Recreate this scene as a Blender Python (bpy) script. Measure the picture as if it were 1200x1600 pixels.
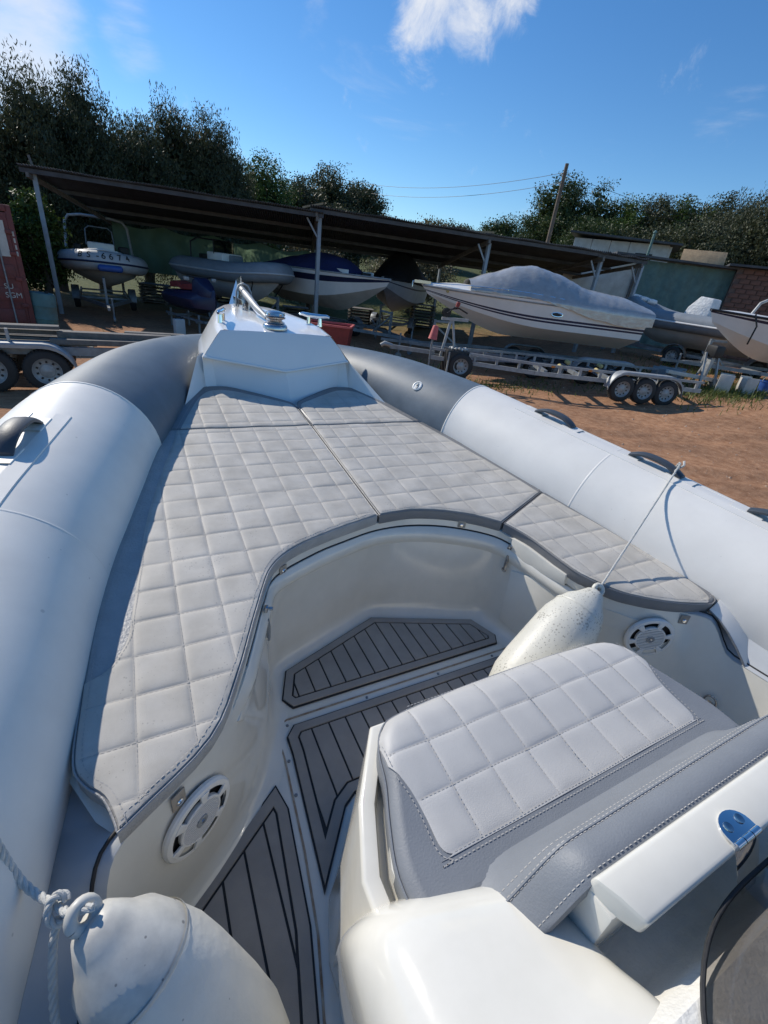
import bpy, bmesh, math, random
import numpy as np
from mathutils import Vector, Matrix
random.seed(11)
for o in list(bpy.data.objects): bpy.data.objects.remove(o)
scene = bpy.context.scene
col = scene.collection
R = math.radians
# ------------------------------------------------------------------ camera, sky, sun, exposure
cam = bpy.data.cameras.new('camera'); camo = bpy.data.objects.new('camera', cam); col.objects.link(camo)
cam.sensor_fit = 'VERTICAL'; cam.sensor_height = 36.0; cam.lens = 15.75; cam.clip_start = 0.02; cam.clip_end = 2000
camo.matrix_world = Matrix(((.88861, .11733, -.44340, -.806), (-.44366, .46507, -.76608, 0.0), (.11633, .87746, .46532, 2.35), (0, 0, 0, 1)))
scene.camera = camo
SUN_EL, SUN_AZ = 37.0, 25.0          # azimuth in degrees to port of the boat's heading (+Y)
sd = Vector((-math.sin(R(SUN_AZ)) * math.cos(R(SUN_EL)), math.cos(R(SUN_AZ)) * math.cos(R(SUN_EL)), math.sin(R(SUN_EL))))
sl = bpy.data.lights.new('sun', 'SUN'); sl.energy = 2.6; sl.angle = R(0.55); sl.color = (1.0, .94, .84)
so = bpy.data.objects.new('sun', sl); col.objects.link(so); so.rotation_euler = sd.to_track_quat('Z', 'Y').to_euler(); so.location = sd * 60
scene.view_settings.view_transform = 'Standard'; scene.view_settings.look = 'None'; scene.view_settings.gamma = 1
scene.view_settings.exposure = 0.70
scene.cycles.max_bounces = 14; scene.cycles.diffuse_bounces = 8
W = bpy.data.worlds.new('World'); scene.world = W; W.use_nodes = True
wn = W.node_tree.nodes; wl = W.node_tree.links
for n in list(wn): wn.remove(n)
def wnode(t, **k):
    n = wn.new(t)
    for a, b in k.items(): setattr(n, a, b)
    return n
def wmath(op, a, b=None, c=None):
    n = wnode('ShaderNodeMath', operation=op)
    for i, v in enumerate((a, b, c)):
        if v is None: continue
        if hasattr(v, 'links'): wl.new(v, n.inputs[i])
        else: n.inputs[i].default_value = v
    return n.outputs[0]
def wmap(v, a, b, c=0., d=1.):
    n = wnode('ShaderNodeMapRange', interpolation_type='SMOOTHSTEP')
    wl.new(v, n.inputs[0])
    for i, q in enumerate((a, b, c, d)): n.inputs[i + 1].default_value = q
    return n.outputs[0]
sky = wnode('ShaderNodeTexSky', sky_type='NISHITA'); sky.sun_disc = False
sky.sun_elevation = R(SUN_EL); sky.sun_rotation = R(-SUN_AZ); sky.altitude = 50; sky.air_density = 1.0; sky.dust_density = .05; sky.ozone_density = 1.6
tc = wnode('ShaderNodeTexCoord')
def wdist(p):
    n = wnode('ShaderNodeVectorMath', operation='DISTANCE'); wl.new(tc.outputs['Generated'], n.inputs[0]); n.inputs[1].default_value = p
    return n.outputs['Value']
def wnoise(scale, det, rough, stretch=(1, 1, 1), rot=(0, 0, 0), dist=0.):
    m = wnode('ShaderNodeMapping'); wl.new(tc.outputs['Generated'], m.inputs[0]); m.inputs['Scale'].default_value = stretch; m.inputs['Rotation'].default_value = rot
    n = wnode('ShaderNodeTexNoise'); wl.new(m.outputs[0], n.inputs['Vector']); n.inputs['Scale'].default_value = scale
    n.inputs['Detail'].default_value = det; n.inputs['Roughness'].default_value = rough; n.inputs['Distortion'].default_value = dist
    return n.outputs[0]
puff = wnoise(13, 12, .66, dist=.5)
def blob(c, r, amt):                      # amt of cloud inside radius r
    return wmap(wdist(c), r, r * .25, 0., amt)
pm = wmath('MAXIMUM', blob((.439, .829, .350), .085, .36), wmath('MAXIMUM', blob((.495, .797, .352), .075, .40), wmath('MAXIMUM', blob((.53, .765, .375), .08, .34), blob((.45, .80, .42), .12, .36))))
pm = wmath('MAXIMUM', pm, wmath('MAXIMUM', blob((-.6, .2, .77), .3, .3), blob((.7, -.5, .5), .3, .3)))
pc_ = wmath('MULTIPLY', wmap(wmath('ADD', puff, pm), .60, 1.04), .92)
wisp = wnoise(3.2, 7, .6, (1, 1, 3.2), (0.35, .2, .3), .5)
wm = wmath('MAXIMUM', blob((.793, .55, .265), .085, .2), wmath('MAXIMUM', blob((-.115, .965, .235), .17, .52), blob((.33, .87, .36), .16, .08)))
wm = wmath('MAXIMUM', wm, blob((.035, .967, .25), .075, .26))
wc = wmath('MULTIPLY', wmap(wmath('ADD', wisp, wm), .60, 1.05), .75)
cl = wmath('MAXIMUM', pc_, wc)
# a richer blue, as the phone shows it
hs = wnode('ShaderNodeHueSaturation'); hs.inputs['Saturation'].default_value = 1.26; hs.inputs['Value'].default_value = 1.0
wl.new(sky.outputs[0], hs.inputs['Color'])
tint = wnode('ShaderNodeMix', data_type='RGBA', blend_type='MULTIPLY'); tint.inputs[0].default_value = 1; wl.new(hs.outputs[0], tint.inputs[6]); tint.inputs[7].default_value = (.80, .97, 1.12, 1)
mixc = wnode('ShaderNodeMix', data_type='RGBA'); wl.new(cl, mixc.inputs[0]); wl.new(tint.outputs[2], mixc.inputs[6]); mixc.inputs[7].default_value = (7.0, 7.2, 7.6, 1)
bg = wnode('ShaderNodeBackground'); wl.new(mixc.outputs[2], bg.inputs[0]); bg.inputs[1].default_value = .075
wo = wnode('ShaderNodeOutputWorld'); wl.new(bg.outputs[0], wo.inputs[0])

# ------------------------------------------------------------------ materials
MT = {}
def mat(name, c, rough=.5, metal=0., var=.12, vs=6., bump=0., bs=80., coat=0., c2=None, spec=.5, speck=None, trans=0., sheen=0.):
    """c base colour, var / c2 tonal variation by noise of scale vs, bump of noise scale bs, speck=(colour, scale, threshold)"""
    m = bpy.data.materials.new(name); m.use_nodes = True
    nt = m.node_tree; N = nt.nodes; L = nt.links; b = N['Principled BSDF']
    t = N.new('ShaderNodeTexCoord')
    b.inputs['Roughness'].default_value = rough; b.inputs['Metallic'].default_value = metal
    b.inputs['Specular IOR Level'].default_value = spec; b.inputs['Coat Weight'].default_value = coat; b.inputs['Coat Roughness'].default_value = .08
    b.inputs['Sheen Weight'].default_value = sheen
    n = N.new('ShaderNodeTexNoise'); n.inputs['Scale'].default_value = vs; n.inputs['Detail'].default_value = 8; n.inputs['Roughness'].default_value = .62
    L.new(t.outputs['Object'], n.inputs['Vector'])
    r = N.new('ShaderNodeValToRGB'); L.new(n.outputs[0], r.inputs[0])
    lo = c2 if c2 else tuple(x * (1 - var) for x in c); hi = c if c2 else tuple(min(1, x * (1 + var)) for x in c)
    r.color_ramp.elements[0].position = .32; r.color_ramp.elements[1].position = .68
    r.color_ramp.elements[0].color = (*lo, 1); r.color_ramp.elements[1].color = (*hi, 1)
    out = r.outputs[0]
    if speck:
        v = N.new('ShaderNodeTexVoronoi'); v.inputs['Scale'].default_value = speck[1]; L.new(t.outputs['Object'], v.inputs['Vector'])
        n3 = N.new('ShaderNodeTexNoise'); n3.inputs['Scale'].default_value = speck[1] * .12; L.new(t.outputs['Object'], n3.inputs['Vector'])
        ad = N.new('ShaderNodeMath'); ad.operation = 'MULTIPLY'; L.new(v.outputs['Distance'], ad.inputs[0])
        mr0 = N.new('ShaderNodeMapRange'); L.new(n3.outputs[0], mr0.inputs[0]); mr0.inputs[1].default_value = .35; mr0.inputs[2].default_value = .65; mr0.inputs[3].default_value = 2.2; mr0.inputs[4].default_value = .7
        L.new(mr0.outputs[0], ad.inputs[1])
        mr = N.new('ShaderNodeMapRange'); L.new(ad.outputs[0], mr.inputs[0]); mr.inputs[1].default_value = speck[2]; mr.inputs[2].default_value = speck[2] * 1.5
        mr.inputs[3].default_value = speck[3] if len(speck) > 3 else .85; mr.inputs[4].default_value = 0
        mx = N.new('ShaderNodeMix'); mx.data_type = 'RGBA'; L.new(mr.outputs[0], mx.inputs[0]); L.new(out, mx.inputs[6]); mx.inputs[7].default_value = (*speck[0], 1)
        out = mx.outputs[2]
    L.new(out, b.inputs['Base Color'])
    if rough > .2:
        mrr = N.new('ShaderNodeMapRange'); L.new(n.outputs[0], mrr.inputs[0]); mrr.inputs[3].default_value = rough * .85; mrr.inputs[4].default_value = min(1, rough * 1.15)
        L.new(mrr.outputs[0], b.inputs['Roughness'])
    if bump:
        n2 = N.new('ShaderNodeTexNoise'); n2.inputs['Scale'].default_value = bs; n2.inputs['Detail'].default_value = 4; L.new(t.outputs['Object'], n2.inputs['Vector'])
        bp = N.new('ShaderNodeBump'); bp.inputs['Strength'].default_value = bump; bp.inputs['Distance'].default_value = .6 / bs
        L.new(n2.outputs[0], bp.inputs['Height']); L.new(bp.outputs[0], b.inputs['Normal'])
    if trans: b.inputs['Transmission Weight'].default_value = trans
    MT[name] = m
    return m
mat('tube_light', (.82, .79, .73), .48, c2=(.745, .715, .66), vs=4, bump=.2, bs=420, speck=((.40, .39, .36), 30, .05, .4))
mat('tube_wet', (.82, .79, .725), .44, c2=(.745, .715, .655), vs=5, bump=.15, bs=380, speck=((.36, .35, .33), 15, .05, .45))
mat('tube_dark', (.138, .174, .205), .5, c2=(.102, .13, .155), vs=7, bump=.25, bs=350)
mat('gelcoat', (.765, .735, .65), .13, c2=(.705, .675, .59), vs=7, coat=.5, bump=.02, bs=6, speck=((.42, .36, .27), 16, .028, .5))
mat('gelcoat_cool', (.84, .825, .79), .18, var=.02, vs=4, coat=.35)
mat('nonskid', (.76, .735, .67), .5, var=.08, vs=14, bump=.5, bs=160)
mat('quilt', (.545, .512, .455), .62, c2=(.41, .38, .328), vs=8, bump=.35, bs=520, speck=((.22, .20, .18), 95, .12, .5), sheen=.1)
mat('quilt_seat', (.50, .488, .465), .5, var=.05, vs=9, bump=.35, bs=420, speck=((.25, .24, .22), 60, .05, .35))
mat('vinyl', (.19, .192, .196), .42, var=.08, vs=12, bump=.45, bs=330)
mat('vinyl_wet', (.36, .355, .345), .45, var=.10, vs=16, bump=.5, bs=140)
mat('vinyl_seat', (.20, .213, .23), .55, var=.05, vs=10, bump=.3, bs=260)
mat('thread', (.42, .40, .37), .7, var=.1, vs=40)
mat('thread_dark', (.10, .10, .10), .7, var=.1, vs=40)
mat('eva', (.34, .315, .28), .75, var=.13, vs=7, bump=.5, bs=500)
mat('eva_cool', (.30, .28, .255), .75, var=.13, vs=7, bump=.5, bs=500)
mat('handle_rubber', (.05, .06, .072), .5, var=.12, bump=.2, bs=200)
mat('black', (.012, .012, .013), .55, var=.1)
mat('rubber', (.025, .025, .026), .7, var=.2, bump=.3, bs=60)
mat('rust_line', (.23, .135, .07), .8, c2=(.45, .40, .32), vs=25)
mat('steel', (.50, .50, .50), .2, 1.0, var=.04, vs=12)
mat('chrome', (.80, .81, .82), .07, 1.0, var=.02)
mat('galv', (.24, .26, .275), .55, .5, var=.25, vs=7, bump=.2, bs=40)
mat('galv_pale', (.34, .35, .35), .55, .3, var=.2, vs=8)
mat('rope', (.55, .54, .50), .85, var=.15, vs=60, bump=.6, bs=300)
mat('fender_spot', (.62, .60, .52), .45, var=.06, vs=7, speck=((.25, .23, .19), 110, .24, .7), bump=.15, bs=90)
mat('fender_pale', (.72, .69, .61), .42, var=.07, vs=9, speck=((.28, .26, .23), 40, .07, .6), bump=.12, bs=60)
mat('fender_head', (.68, .655, .585), .42, c2=(.47, .455, .41), vs=16, speck=((.16, .15, .14), 46, .11, .7), bump=.035, bs=40)
mat('tab', (.36, .31, .25), .8, var=.15, vs=40)
mat('speaker', (.80, .785, .74), .38, var=.03, bump=.05, bs=90)
def glassmat(name, tint, rough=.03):
    m = bpy.data.materials.new(name); m.use_nodes = True; N = m.node_tree.nodes; L = m.node_tree.links
    for n in list(N): N.remove(n)
    tr = N.new('ShaderNodeBsdfTransparent'); tr.inputs[0].default_value = (*tint, 1)
    gl = N.new('ShaderNodeBsdfGlossy'); gl.inputs['Roughness'].default_value = rough
    fr = N.new('ShaderNodeFresnel'); fr.inputs[0].default_value = 1.5
    mx = N.new('ShaderNodeMixShader'); L.new(fr.outputs[0], mx.inputs[0]); L.new(tr.outputs[0], mx.inputs[1]); L.new(gl.outputs[0], mx.inputs[2])
    o = N.new('ShaderNodeOutputMaterial'); L.new(mx.outputs[0], o.inputs[0]); MT[name] = m
glassmat('smoked', (.40, .39, .39), .05); glassmat('clear', (.75, .8, .8))
# setting and yard
def groundmat():
    m = bpy.data.materials.new('dirt'); m.use_nodes = True; N = m.node_tree.nodes; L = m.node_tree.links; b = N['Principled BSDF']
    g = N.new('ShaderNodeNewGeometry')
    def nz(s, d=8, r=.6):
        n = N.new('ShaderNodeTexNoise'); n.inputs['Scale'].default_value = s; n.inputs['Detail'].default_value = d; n.inputs['Roughness'].default_value = r; L.new(g.outputs['Position'], n.inputs['Vector']); return n
    def ramp(src, a, b_, ca, cb):
        r = N.new('ShaderNodeValToRGB'); L.new(src, r.inputs[0]); r.color_ramp.elements[0].position = a; r.color_ramp.elements[1].position = b_
        r.color_ramp.elements[0].color = (*ca, 1); r.color_ramp.elements[1].color = (*cb, 1); return r
    a = nz(.55); c = nz(6, 10, .7); d = nz(38, 6, .7)
    r1 = ramp(c.outputs[0], .35, .68, (.29, .142, .074), (.51, .285, .16))
    r2 = ramp(a.outputs[0], .40, .64, (1, 1, 1), (.68, .70, .74))
    mx = N.new('ShaderNodeMix'); mx.data_type = 'RGBA'; mx.blend_type = 'MULTIPLY'; mx.inputs[0].default_value = 1; L.new(r1.outputs[0], mx.inputs[6]); L.new(r2.outputs[0], mx.inputs[7])
    r3 = ramp(d.outputs[0], .58, .7, (0, 0, 0), (1, 1, 1))
    m2 = N.new('ShaderNodeMix'); m2.data_type = 'RGBA'; L.new(r3.outputs[0], m2.inputs[0]); L.new(mx.outputs[2], m2.inputs[6]); m2.inputs[7].default_value = (.55, .39, .27, 1)
    # grass further back and in patches
    sp = N.new('ShaderNodeSeparateXYZ'); L.new(g.outputs['Position'], sp.inputs[0])
    f = N.new('ShaderNodeMath'); f.operation = 'MULTIPLY_ADD'; L.new(sp.outputs[0], f.inputs[0]); f.inputs[1].default_value = .34; L.new(sp.outputs[1], f.inputs[2])
    f2 = N.new('ShaderNodeMath'); f2.operation = 'MULTIPLY_ADD'; L.new(a.outputs[0], f2.inputs[0]); f2.inputs[1].default_value = 7; L.new(f.outputs[0], f2.inputs[2])
    mr = N.new('ShaderNodeMapRange'); L.new(f2.outputs[0], mr.inputs[0]); mr.inputs[1].default_value = 24; mr.inputs[2].default_value = 30
    gr = ramp(c.outputs[0], .35, .65, (.045, .065, .02), (.15, .15, .06))
    m3 = N.new('ShaderNodeMix'); m3.data_type = 'RGBA'; L.new(mr.outputs[0], m3.inputs[0]); L.new(m2.outputs[2], m3.inputs[6]); L.new(gr.outputs[0], m3.inputs[7])
    L.new(m3.outputs[2], b.inputs['Base Color']); b.inputs['Roughness'].default_value = .95; b.inputs['Specular IOR Level'].default_value = .15
    bp = N.new('ShaderNodeBump'); bp.inputs['Strength'].default_value = .8; bp.inputs['Distance'].default_value = .03
    ad = N.new('ShaderNodeMath'); ad.operation = 'MULTIPLY_ADD'; L.new(d.outputs[0], ad.inputs[0]); ad.inputs[1].default_value = .5; L.new(c.outputs[0], ad.inputs[2])
    L.new(ad.outputs[0], bp.inputs['Height']); L.new(bp.outputs[0], b.inputs['Normal']); MT['dirt'] = m
groundmat()
mat('stone', (.40, .29, .21), .9, var=.3, vs=3)
mat('boat_white', (.80, .79, .76), .3, var=.05, vs=2, coat=.2)
mat('boat_grey', (.46, .475, .485), .5, var=.1, vs=3)
mat('boat_slate', (.21, .24, .27), .55, var=.12, vs=3)
mat('hull_dull', (.5, .495, .47), .5, var=.15, vs=2)
mat('navy', (.018, .022, .06), .4, var=.1)
mat('navy_cloth', (.02, .028, .11), .8, var=.2, vs=5, bump=.4, bs=20)
mat('black_cloth', (.012, .012, .014), .8, var=.3, vs=4, bump=.4, bs=15)
mat('blue', (.03, .09, .32), .5, var=.1)
mat('red', (.24, .035, .03), .6, var=.2, vs=9)
mat('red_faded', (.55, .12, .11), .65, var=.2, vs=9)
mat('container_red', (.20, .045, .038), .6, c2=(.13, .035, .03), vs=5, bump=.15, bs=20)
mat('silver_tarp', (.44, .435, .42), .30, .35, var=.12, vs=5, bump=.12, bs=9)
mat('white_cloth', (.72, .72, .71), .7, var=.1, vs=5, bump=.5, bs=12)
mat('timber', (.20, .185, .165), .85, c2=(.11, .10, .09), vs=7, bump=.5, bs=30)
mat('ply', (.44, .30, .17), .8, var=.2, vs=6, bump=.3, bs=20)
mat('sheet_roof', (.095, .10, .105), .7, .1, c2=(.05, .052, .055), vs=3, bump=.3, bs=20)
mat('post_blue', (.30, .35, .40), .55, .2, c2=(.25, .27, .28), vs=6)
mat('brick', (.175, .09, .065), .9, var=.25, vs=5, bump=.5, bs=30)
mat('mortar', (.15, .10, .08), .95, var=.2)
mat('panel_white', (.60, .58, .53), .7, c2=(.45, .42, .37), vs=3)
mat('teal', (.11, .19, .175), .75, var=.2, vs=3, bump=.4, bs=9)
mat('pole_wood', (.16, .12, .09), .9, var=.25, vs=8, bump=.5, bs=25)
mat('bark', (.10, .08, .06), .95, var=.3, vs=8, bump=.6, bs=20)
mat('amber', (.6, .2, .03), .35, var=.05)
mat('brass', (.50, .40, .16), .6, var=.2)
def leafmat(name, c, c2, tr=.22):
    m = bpy.data.materials.new(name); m.use_nodes = True; N = m.node_tree.nodes; L = m.node_tree.links; b = N['Principled BSDF']
    g = N.new('ShaderNodeNewGeometry'); n = N.new('ShaderNodeTexNoise'); n.inputs['Scale'].default_value = .9; n.inputs['Detail'].default_value = 5; L.new(g.outputs['Position'], n.inputs['Vector'])
    ri = N.new('ShaderNodeMath'); ri.operation = 'MULTIPLY_ADD'; L.new(g.outputs['Random Per Island'], ri.inputs[0]); ri.inputs[1].default_value = .45; L.new(n.outputs[0], ri.inputs[2])
    r = N.new('ShaderNodeValToRGB'); L.new(ri.outputs[0], r.inputs[0]); r.color_ramp.elements[0].position = .45; r.color_ramp.elements[1].position = .95
    r.color_ramp.elements[0].color = (*c, 1); r.color_ramp.elements[1].color = (*c2, 1); L.new(r.outputs[0], b.inputs['Base Color'])
    b.inputs['Roughness'].default_value = .55; b.inputs['Specular IOR Level'].default_value = .35
    t = N.new('ShaderNodeBsdfTranslucent'); L.new(r.outputs[0], t.inputs[0]); mx = N.new('ShaderNodeMixShader'); mx.inputs[0].default_value = tr
    L.new(b.outputs[0], mx.inputs[1]); L.new(t.outputs[0], mx.inputs[2]); L.new(mx.outputs[0], N['Material Output'].inputs[0]); MT[name] = m
leafmat('leaf_olive', (.028, .036, .014), (.092, .102, .050)); leafmat('leaf_green', (.030, .060, .012), (.10, .15, .035)); leafmat('leaf_pine', (.024, .044, .013), (.075, .105, .033)); leafmat('leaf_dry', (.07, .065, .03), (.20, .17, .09))
leafmat('blade', (.05, .08, .015), (.16, .19, .05))
def netmat():
    m = bpy.data.materials.new('net'); m.use_nodes = True; N = m.node_tree.nodes; L = m.node_tree.links; b = N['Principled BSDF']
    n = N.new('ShaderNodeTexNoise'); n.inputs['Scale'].default_value = 2.5; n.inputs['Detail'].default_value = 6
    t = N.new('ShaderNodeTexCoord'); L.new(t.outputs['Object'], n.inputs['Vector'])
    r = N.new('ShaderNodeValToRGB'); L.new(n.outputs[0], r.inputs[0]); r.color_ramp.elements[0].color = (.11, .19, .125, 1); r.color_ramp.elements[1].color = (.22, .30, .19, 1); L.new(r.outputs[0], b.inputs['Base Color'])
    b.inputs['Roughness'].default_value = .9
    tl = N.new('ShaderNodeBsdfTranslucent'); L.new(r.outputs[0], tl.inputs[0]); mx = N.new('ShaderNodeMixShader'); mx.inputs[0].default_value = .5
    L.new(b.outputs[0], mx.inputs[1]); L.new(tl.outputs[0], mx.inputs[2]); L.new(mx.outputs[0], N['Material Output'].inputs[0]); MT['net'] = m
netmat()

# ------------------------------------------------------------------ mesh helpers
def V(*a): return Vector(a)
class MB:
    def __init__(s): s.v = []; s.f = []
    def add(s, vs, fs):
        o = len(s.v); s.v += [tuple(p) for p in vs]; s.f += [tuple(i + o for i in f) for f in fs]; return s
    def box(s, c, d, rz=0., rot=None, taper=1.):
        M = rot if rot else Matrix.Rotation(rz, 3, 'Z'); c = Vector(c)
        vs = [c + M @ Vector((x * d[0] / 2 * (taper if z > 0 else 1), y * d[1] / 2 * (taper if z > 0 else 1), z * d[2] / 2)) for z in (-1, 1) for y in (-1, 1) for x in (-1, 1)]
        return s.add(vs, [(0, 2, 3, 1), (4, 5, 7, 6), (0, 1, 5, 4), (2, 6, 7, 3), (0, 4, 6, 2), (1, 3, 7, 5)])
    def bar(s, a, b, w, h=None, up=(0, 0, 1)):
        a = Vector(a); b = Vector(b); h = h or w; d = (b - a); L = d.length; d.normalize(); u = Vector(up)
        if abs(d.dot(u)) > .97: u = Vector((1, 0, 0))
        x = d.cross(u).normalized(); z = x.cross(d)
        return s.box((a + b) / 2, (w, L, h), rot=Matrix((x, d, z)).transposed())
    def loft(s, rings, closed=True, caps=(True, True)):
        n = len(rings[0]); vs = [p for r in rings for p in r]; fs = []
        for i in range(len(rings) - 1):
            for k in range(n if closed else n - 1):
                a = i * n + k; b = i * n + (k + 1) % n; fs.append((a, b, b + n, a + n))
        if closed and caps[0]: fs.append(tuple(reversed(range(n))))
        if closed and caps[1]: fs.append(tuple(range((len(rings) - 1) * n, len(rings) * n)))
        return s.add(vs, fs)
    def tube(s, pts, r, n=8, caps=True, ph=0.):
        pts = [Vector(p) for p in pts]; rr = r if isinstance(r, (list, tuple)) else [r] * len(pts); rings = []; u = None
        for i, p in enumerate(pts):
            t = (pts[min(i + 1, len(pts) - 1)] - pts[max(i - 1, 0)]).normalized()
            if u is None: u = t.orthogonal().normalized()
            u = (u - t * u.dot(t)).normalized(); w = t.cross(u)
            rings.append([p + (u * math.cos(ph + 2 * math.pi * k / n) + w * math.sin(ph + 2 * math.pi * k / n)) * rr[i] for k in range(n)])
        return s.loft(rings, True, (caps, caps))
    def lathe(s, prof, c, ax=(0, 0, 1), n=20, caps=(True, True)):
        c = Vector(c); ax = Vector(ax).normalized(); u = ax.orthogonal().normalized(); w = ax.cross(u)
        return s.loft([[c + ax * h + (u * math.cos(2 * math.pi * k / n) + w * math.sin(2 * math.pi * k / n)) * max(r, 1e-4) for k in range(n)] for r, h in prof], True, caps)
    def cyl(s, a, b, r, n=12): return s.tube([a, b], r, n)
    def prism(s, poly, z0, z1):
        f0 = z0 if callable(z0) else (lambda x, y: z0); f1 = z1 if callable(z1) else (lambda x, y: z1); n = len(poly)
        vs = [(x, y, f0(x, y)) for x, y in poly] + [(x, y, f1(x, y)) for x, y in poly]
        return s.add(vs, [tuple(reversed(range(n))), tuple(range(n, 2 * n))] + [(k, (k + 1) % n, n + (k + 1) % n, n + k) for k in range(n)])
    def grid(s, P, closed=False):
        return s.loft(P, closed, (False, False))
    def build(s, name, m, parent=None, bc=False, smooth=40., bevel=0., seg=2, kind=None):
        off = Vector((0, 0, 0))
        if bc: off = Vector((0, 0, .95)) - (wloc(parent) if parent else Vector((0, 0, 0)))
        me = bpy.data.meshes.new(name); me.from_pydata([tuple(Vector(p) + off) for p in s.v], [], s.f)
        b = bmesh.new(); b.from_mesh(me); bmesh.ops.remove_doubles(b, verts=b.verts, dist=1e-5); bmesh.ops.recalc_face_normals(b, faces=b.faces)
        if bevel:
            es = [e for e in b.edges if len(e.link_faces) == 2 and e.calc_face_angle(0) > .6]
            bmesh.ops.bevel(b, geom=es, offset=bevel, segments=seg, profile=.6, affect='EDGES', clamp_overlap=True)
        b.to_mesh(me); b.free(); me.materials.append(MT[m])
        if smooth:
            me.shade_smooth(); me.set_sharp_from_angle(angle=R(smooth))
        o = bpy.data.objects.new(name, me); col.objects.link(o)
        if parent: o.parent = parent
        if kind: o['kind'] = kind
        return o
def wloc(o):
    p = Vector(o.location)
    while o.parent: o = o.parent; p = p + Vector(o.location)
    return p
def tag(o, label, cat, group=None):
    o['label'] = label; o['category'] = cat
    if group: o['group'] = group
    return o
def thing(name, label, cat, loc=(0, 0, 0), rz=0., group=None):
    o = bpy.data.objects.new(name, None); col.objects.link(o); o.location = loc; o.rotation_euler = (0, 0, rz); o.empty_display_size = .1
    return tag(o, label, cat, group)
def inst(src, parent, loc=(0, 0, 0), rot=(0, 0, 0), scale=None, name=None):
    o = src.copy(); col.objects.link(o); o.parent = parent; o.location = loc; o.rotation_euler = rot
    if scale: o.scale = scale
    if name: o.name = name
    return o
def crom(P, n=6, closed=False):
    P = [Vector(p) for p in P]; out = []; L = len(P)
    for i in range(L if closed else L - 1):
        if closed: a, b, c, d = P[i - 1], P[i], P[(i + 1) % L], P[(i + 2) % L]
        else: b, c = P[i], P[i + 1]; a = P[i - 1] if i else b * 2 - c; d = P[i + 2] if i + 2 < L else c * 2 - b
        for k in range(n):
            t = k / n; out.append(.5 * (b * 2 + (c - a) * t + (a * 2 - b * 5 + c * 4 - d) * t * t + (b * 3 - a - c * 3 + d) * t ** 3))
    if not closed: out.append(P[-1])
    return out
def ccw(P):
    a = sum(P[i - 1][0] * P[i][1] - P[i][0] * P[i - 1][1] for i in range(len(P)))
    return list(P) if a > 0 else list(reversed(P))
def inset(P, d):
    P = ccw(P); n = len(P); out = []
    for i in range(n):
        a = Vector(P[i - 1][:2]); b = Vector(P[i][:2]); c = Vector(P[(i + 1) % n][:2])
        e1 = (b - a).normalized(); e2 = (c - b).normalized(); n1 = Vector((-e1.y, e1.x)); n2 = Vector((-e2.y, e2.x)); m = n1 + n2
        m = m / max(m.length_squared, .2) * 2 if m.length > 1e-6 else n1
        out.append(tuple(b + m * d * (1 if m.length < 4 else 4 / m.length)))
    return out
def clip(P, ax, v, keep):            # half plane; keep=+1 keeps coordinate >= v
    out = []
    for i in range(len(P)):
        a, b = P[i - 1], P[i]; da = (a[ax] - v) * keep; db = (b[ax] - v) * keep
        if (da >= 0) != (db >= 0):
            t = da / (da - db); out.append((a[0] + (b[0] - a[0]) * t, a[1] + (b[1] - a[1]) * t))
        if db >= 0: out.append((b[0], b[1]))
    return out
def inside(x, y, P):
    c = False
    for i in range(len(P)):
        a, b = P[i - 1], P[i]
        if (a[1] > y) != (b[1] > y) and x < (b[0] - a[0]) * (y - a[1]) / (b[1] - a[1]) + a[0]: c = not c
    return c
def pdist(pts, P, closed=True):
    A = np.array(P); B = np.roll(A, -1, 0) if closed else A[1:]; A = A if closed else A[:-1]
    pts = np.array(pts); d = np.full(len(pts), 9.)
    for a, b in zip(A, B):
        e = b - a; l = max((e ** 2).sum(), 1e-12); t = np.clip(((pts - a) @ e) / l, 0, 1); d = np.minimum(d, np.linalg.norm(pts - a - t[:, None] * e, axis=1))
    return d
def ss(a, b, x):
    t = min(1, max(0, (x - a) / (b - a))); return t * t * (3 - 2 * t)
# ================================================================== the yard
GH = lambda x, y: .65 * ss(9, 17, x) * ss(-2, 5, y) + 1.6 * ss(27, 48, .3 * x + .95 * y) + 4.5 * ss(48, 100, .3 * x + .95 * y)
from mathutils import noise as mnz0
def rut(x, y):
    q = x * .374 + y * .927; h = 0.          # distance across the track, which runs with the parked trailers
    for c0 in (4.6, 6.3, 8.3):
        w_ = c0 + .25 * math.sin(x * .45 + c0); h -= .045 * math.exp(-((q - w_) / .17) ** 2) - .018 * math.exp(-((q - w_ - .33) / .12) ** 2) - .018 * math.exp(-((q - w_ + .33) / .12) ** 2)
    return (h + .03 * mnz0.noise(Vector((x * .8, y * .8, 0))) + .016 * mnz0.noise(Vector((x * 2.6, y * 2.6, 4)))) * ss(1.2, 2.2, x) * (1 - ss(16, 19, x)) * ss(-3, -2, y) * (1 - ss(8.0, 9.5, y))
GB = GH
gx_ = sorted(set([-900, -300, -120, -60, -35] + list(range(-26, 60, 2)) + [round(1 + .16 * k, 3) for k in range(112)] + [70, 90, 130, 200, 400, 900])); gy_ = sorted(set([-900, -200, -60, -20, -8] + list(range(-4, 70, 2)) + [round(-3 + .16 * k, 3) for k in range(80)] + [80, 100, 140, 220, 450, 900]))
gnd = MB().grid([[(x, y, GH(x, y) + rut(x, y)) for x in gx_] for y in gy_]).build('ground', 'dirt', None, smooth=60); gnd['kind'] = 'structure'
rnd = random.Random(5)
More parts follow.
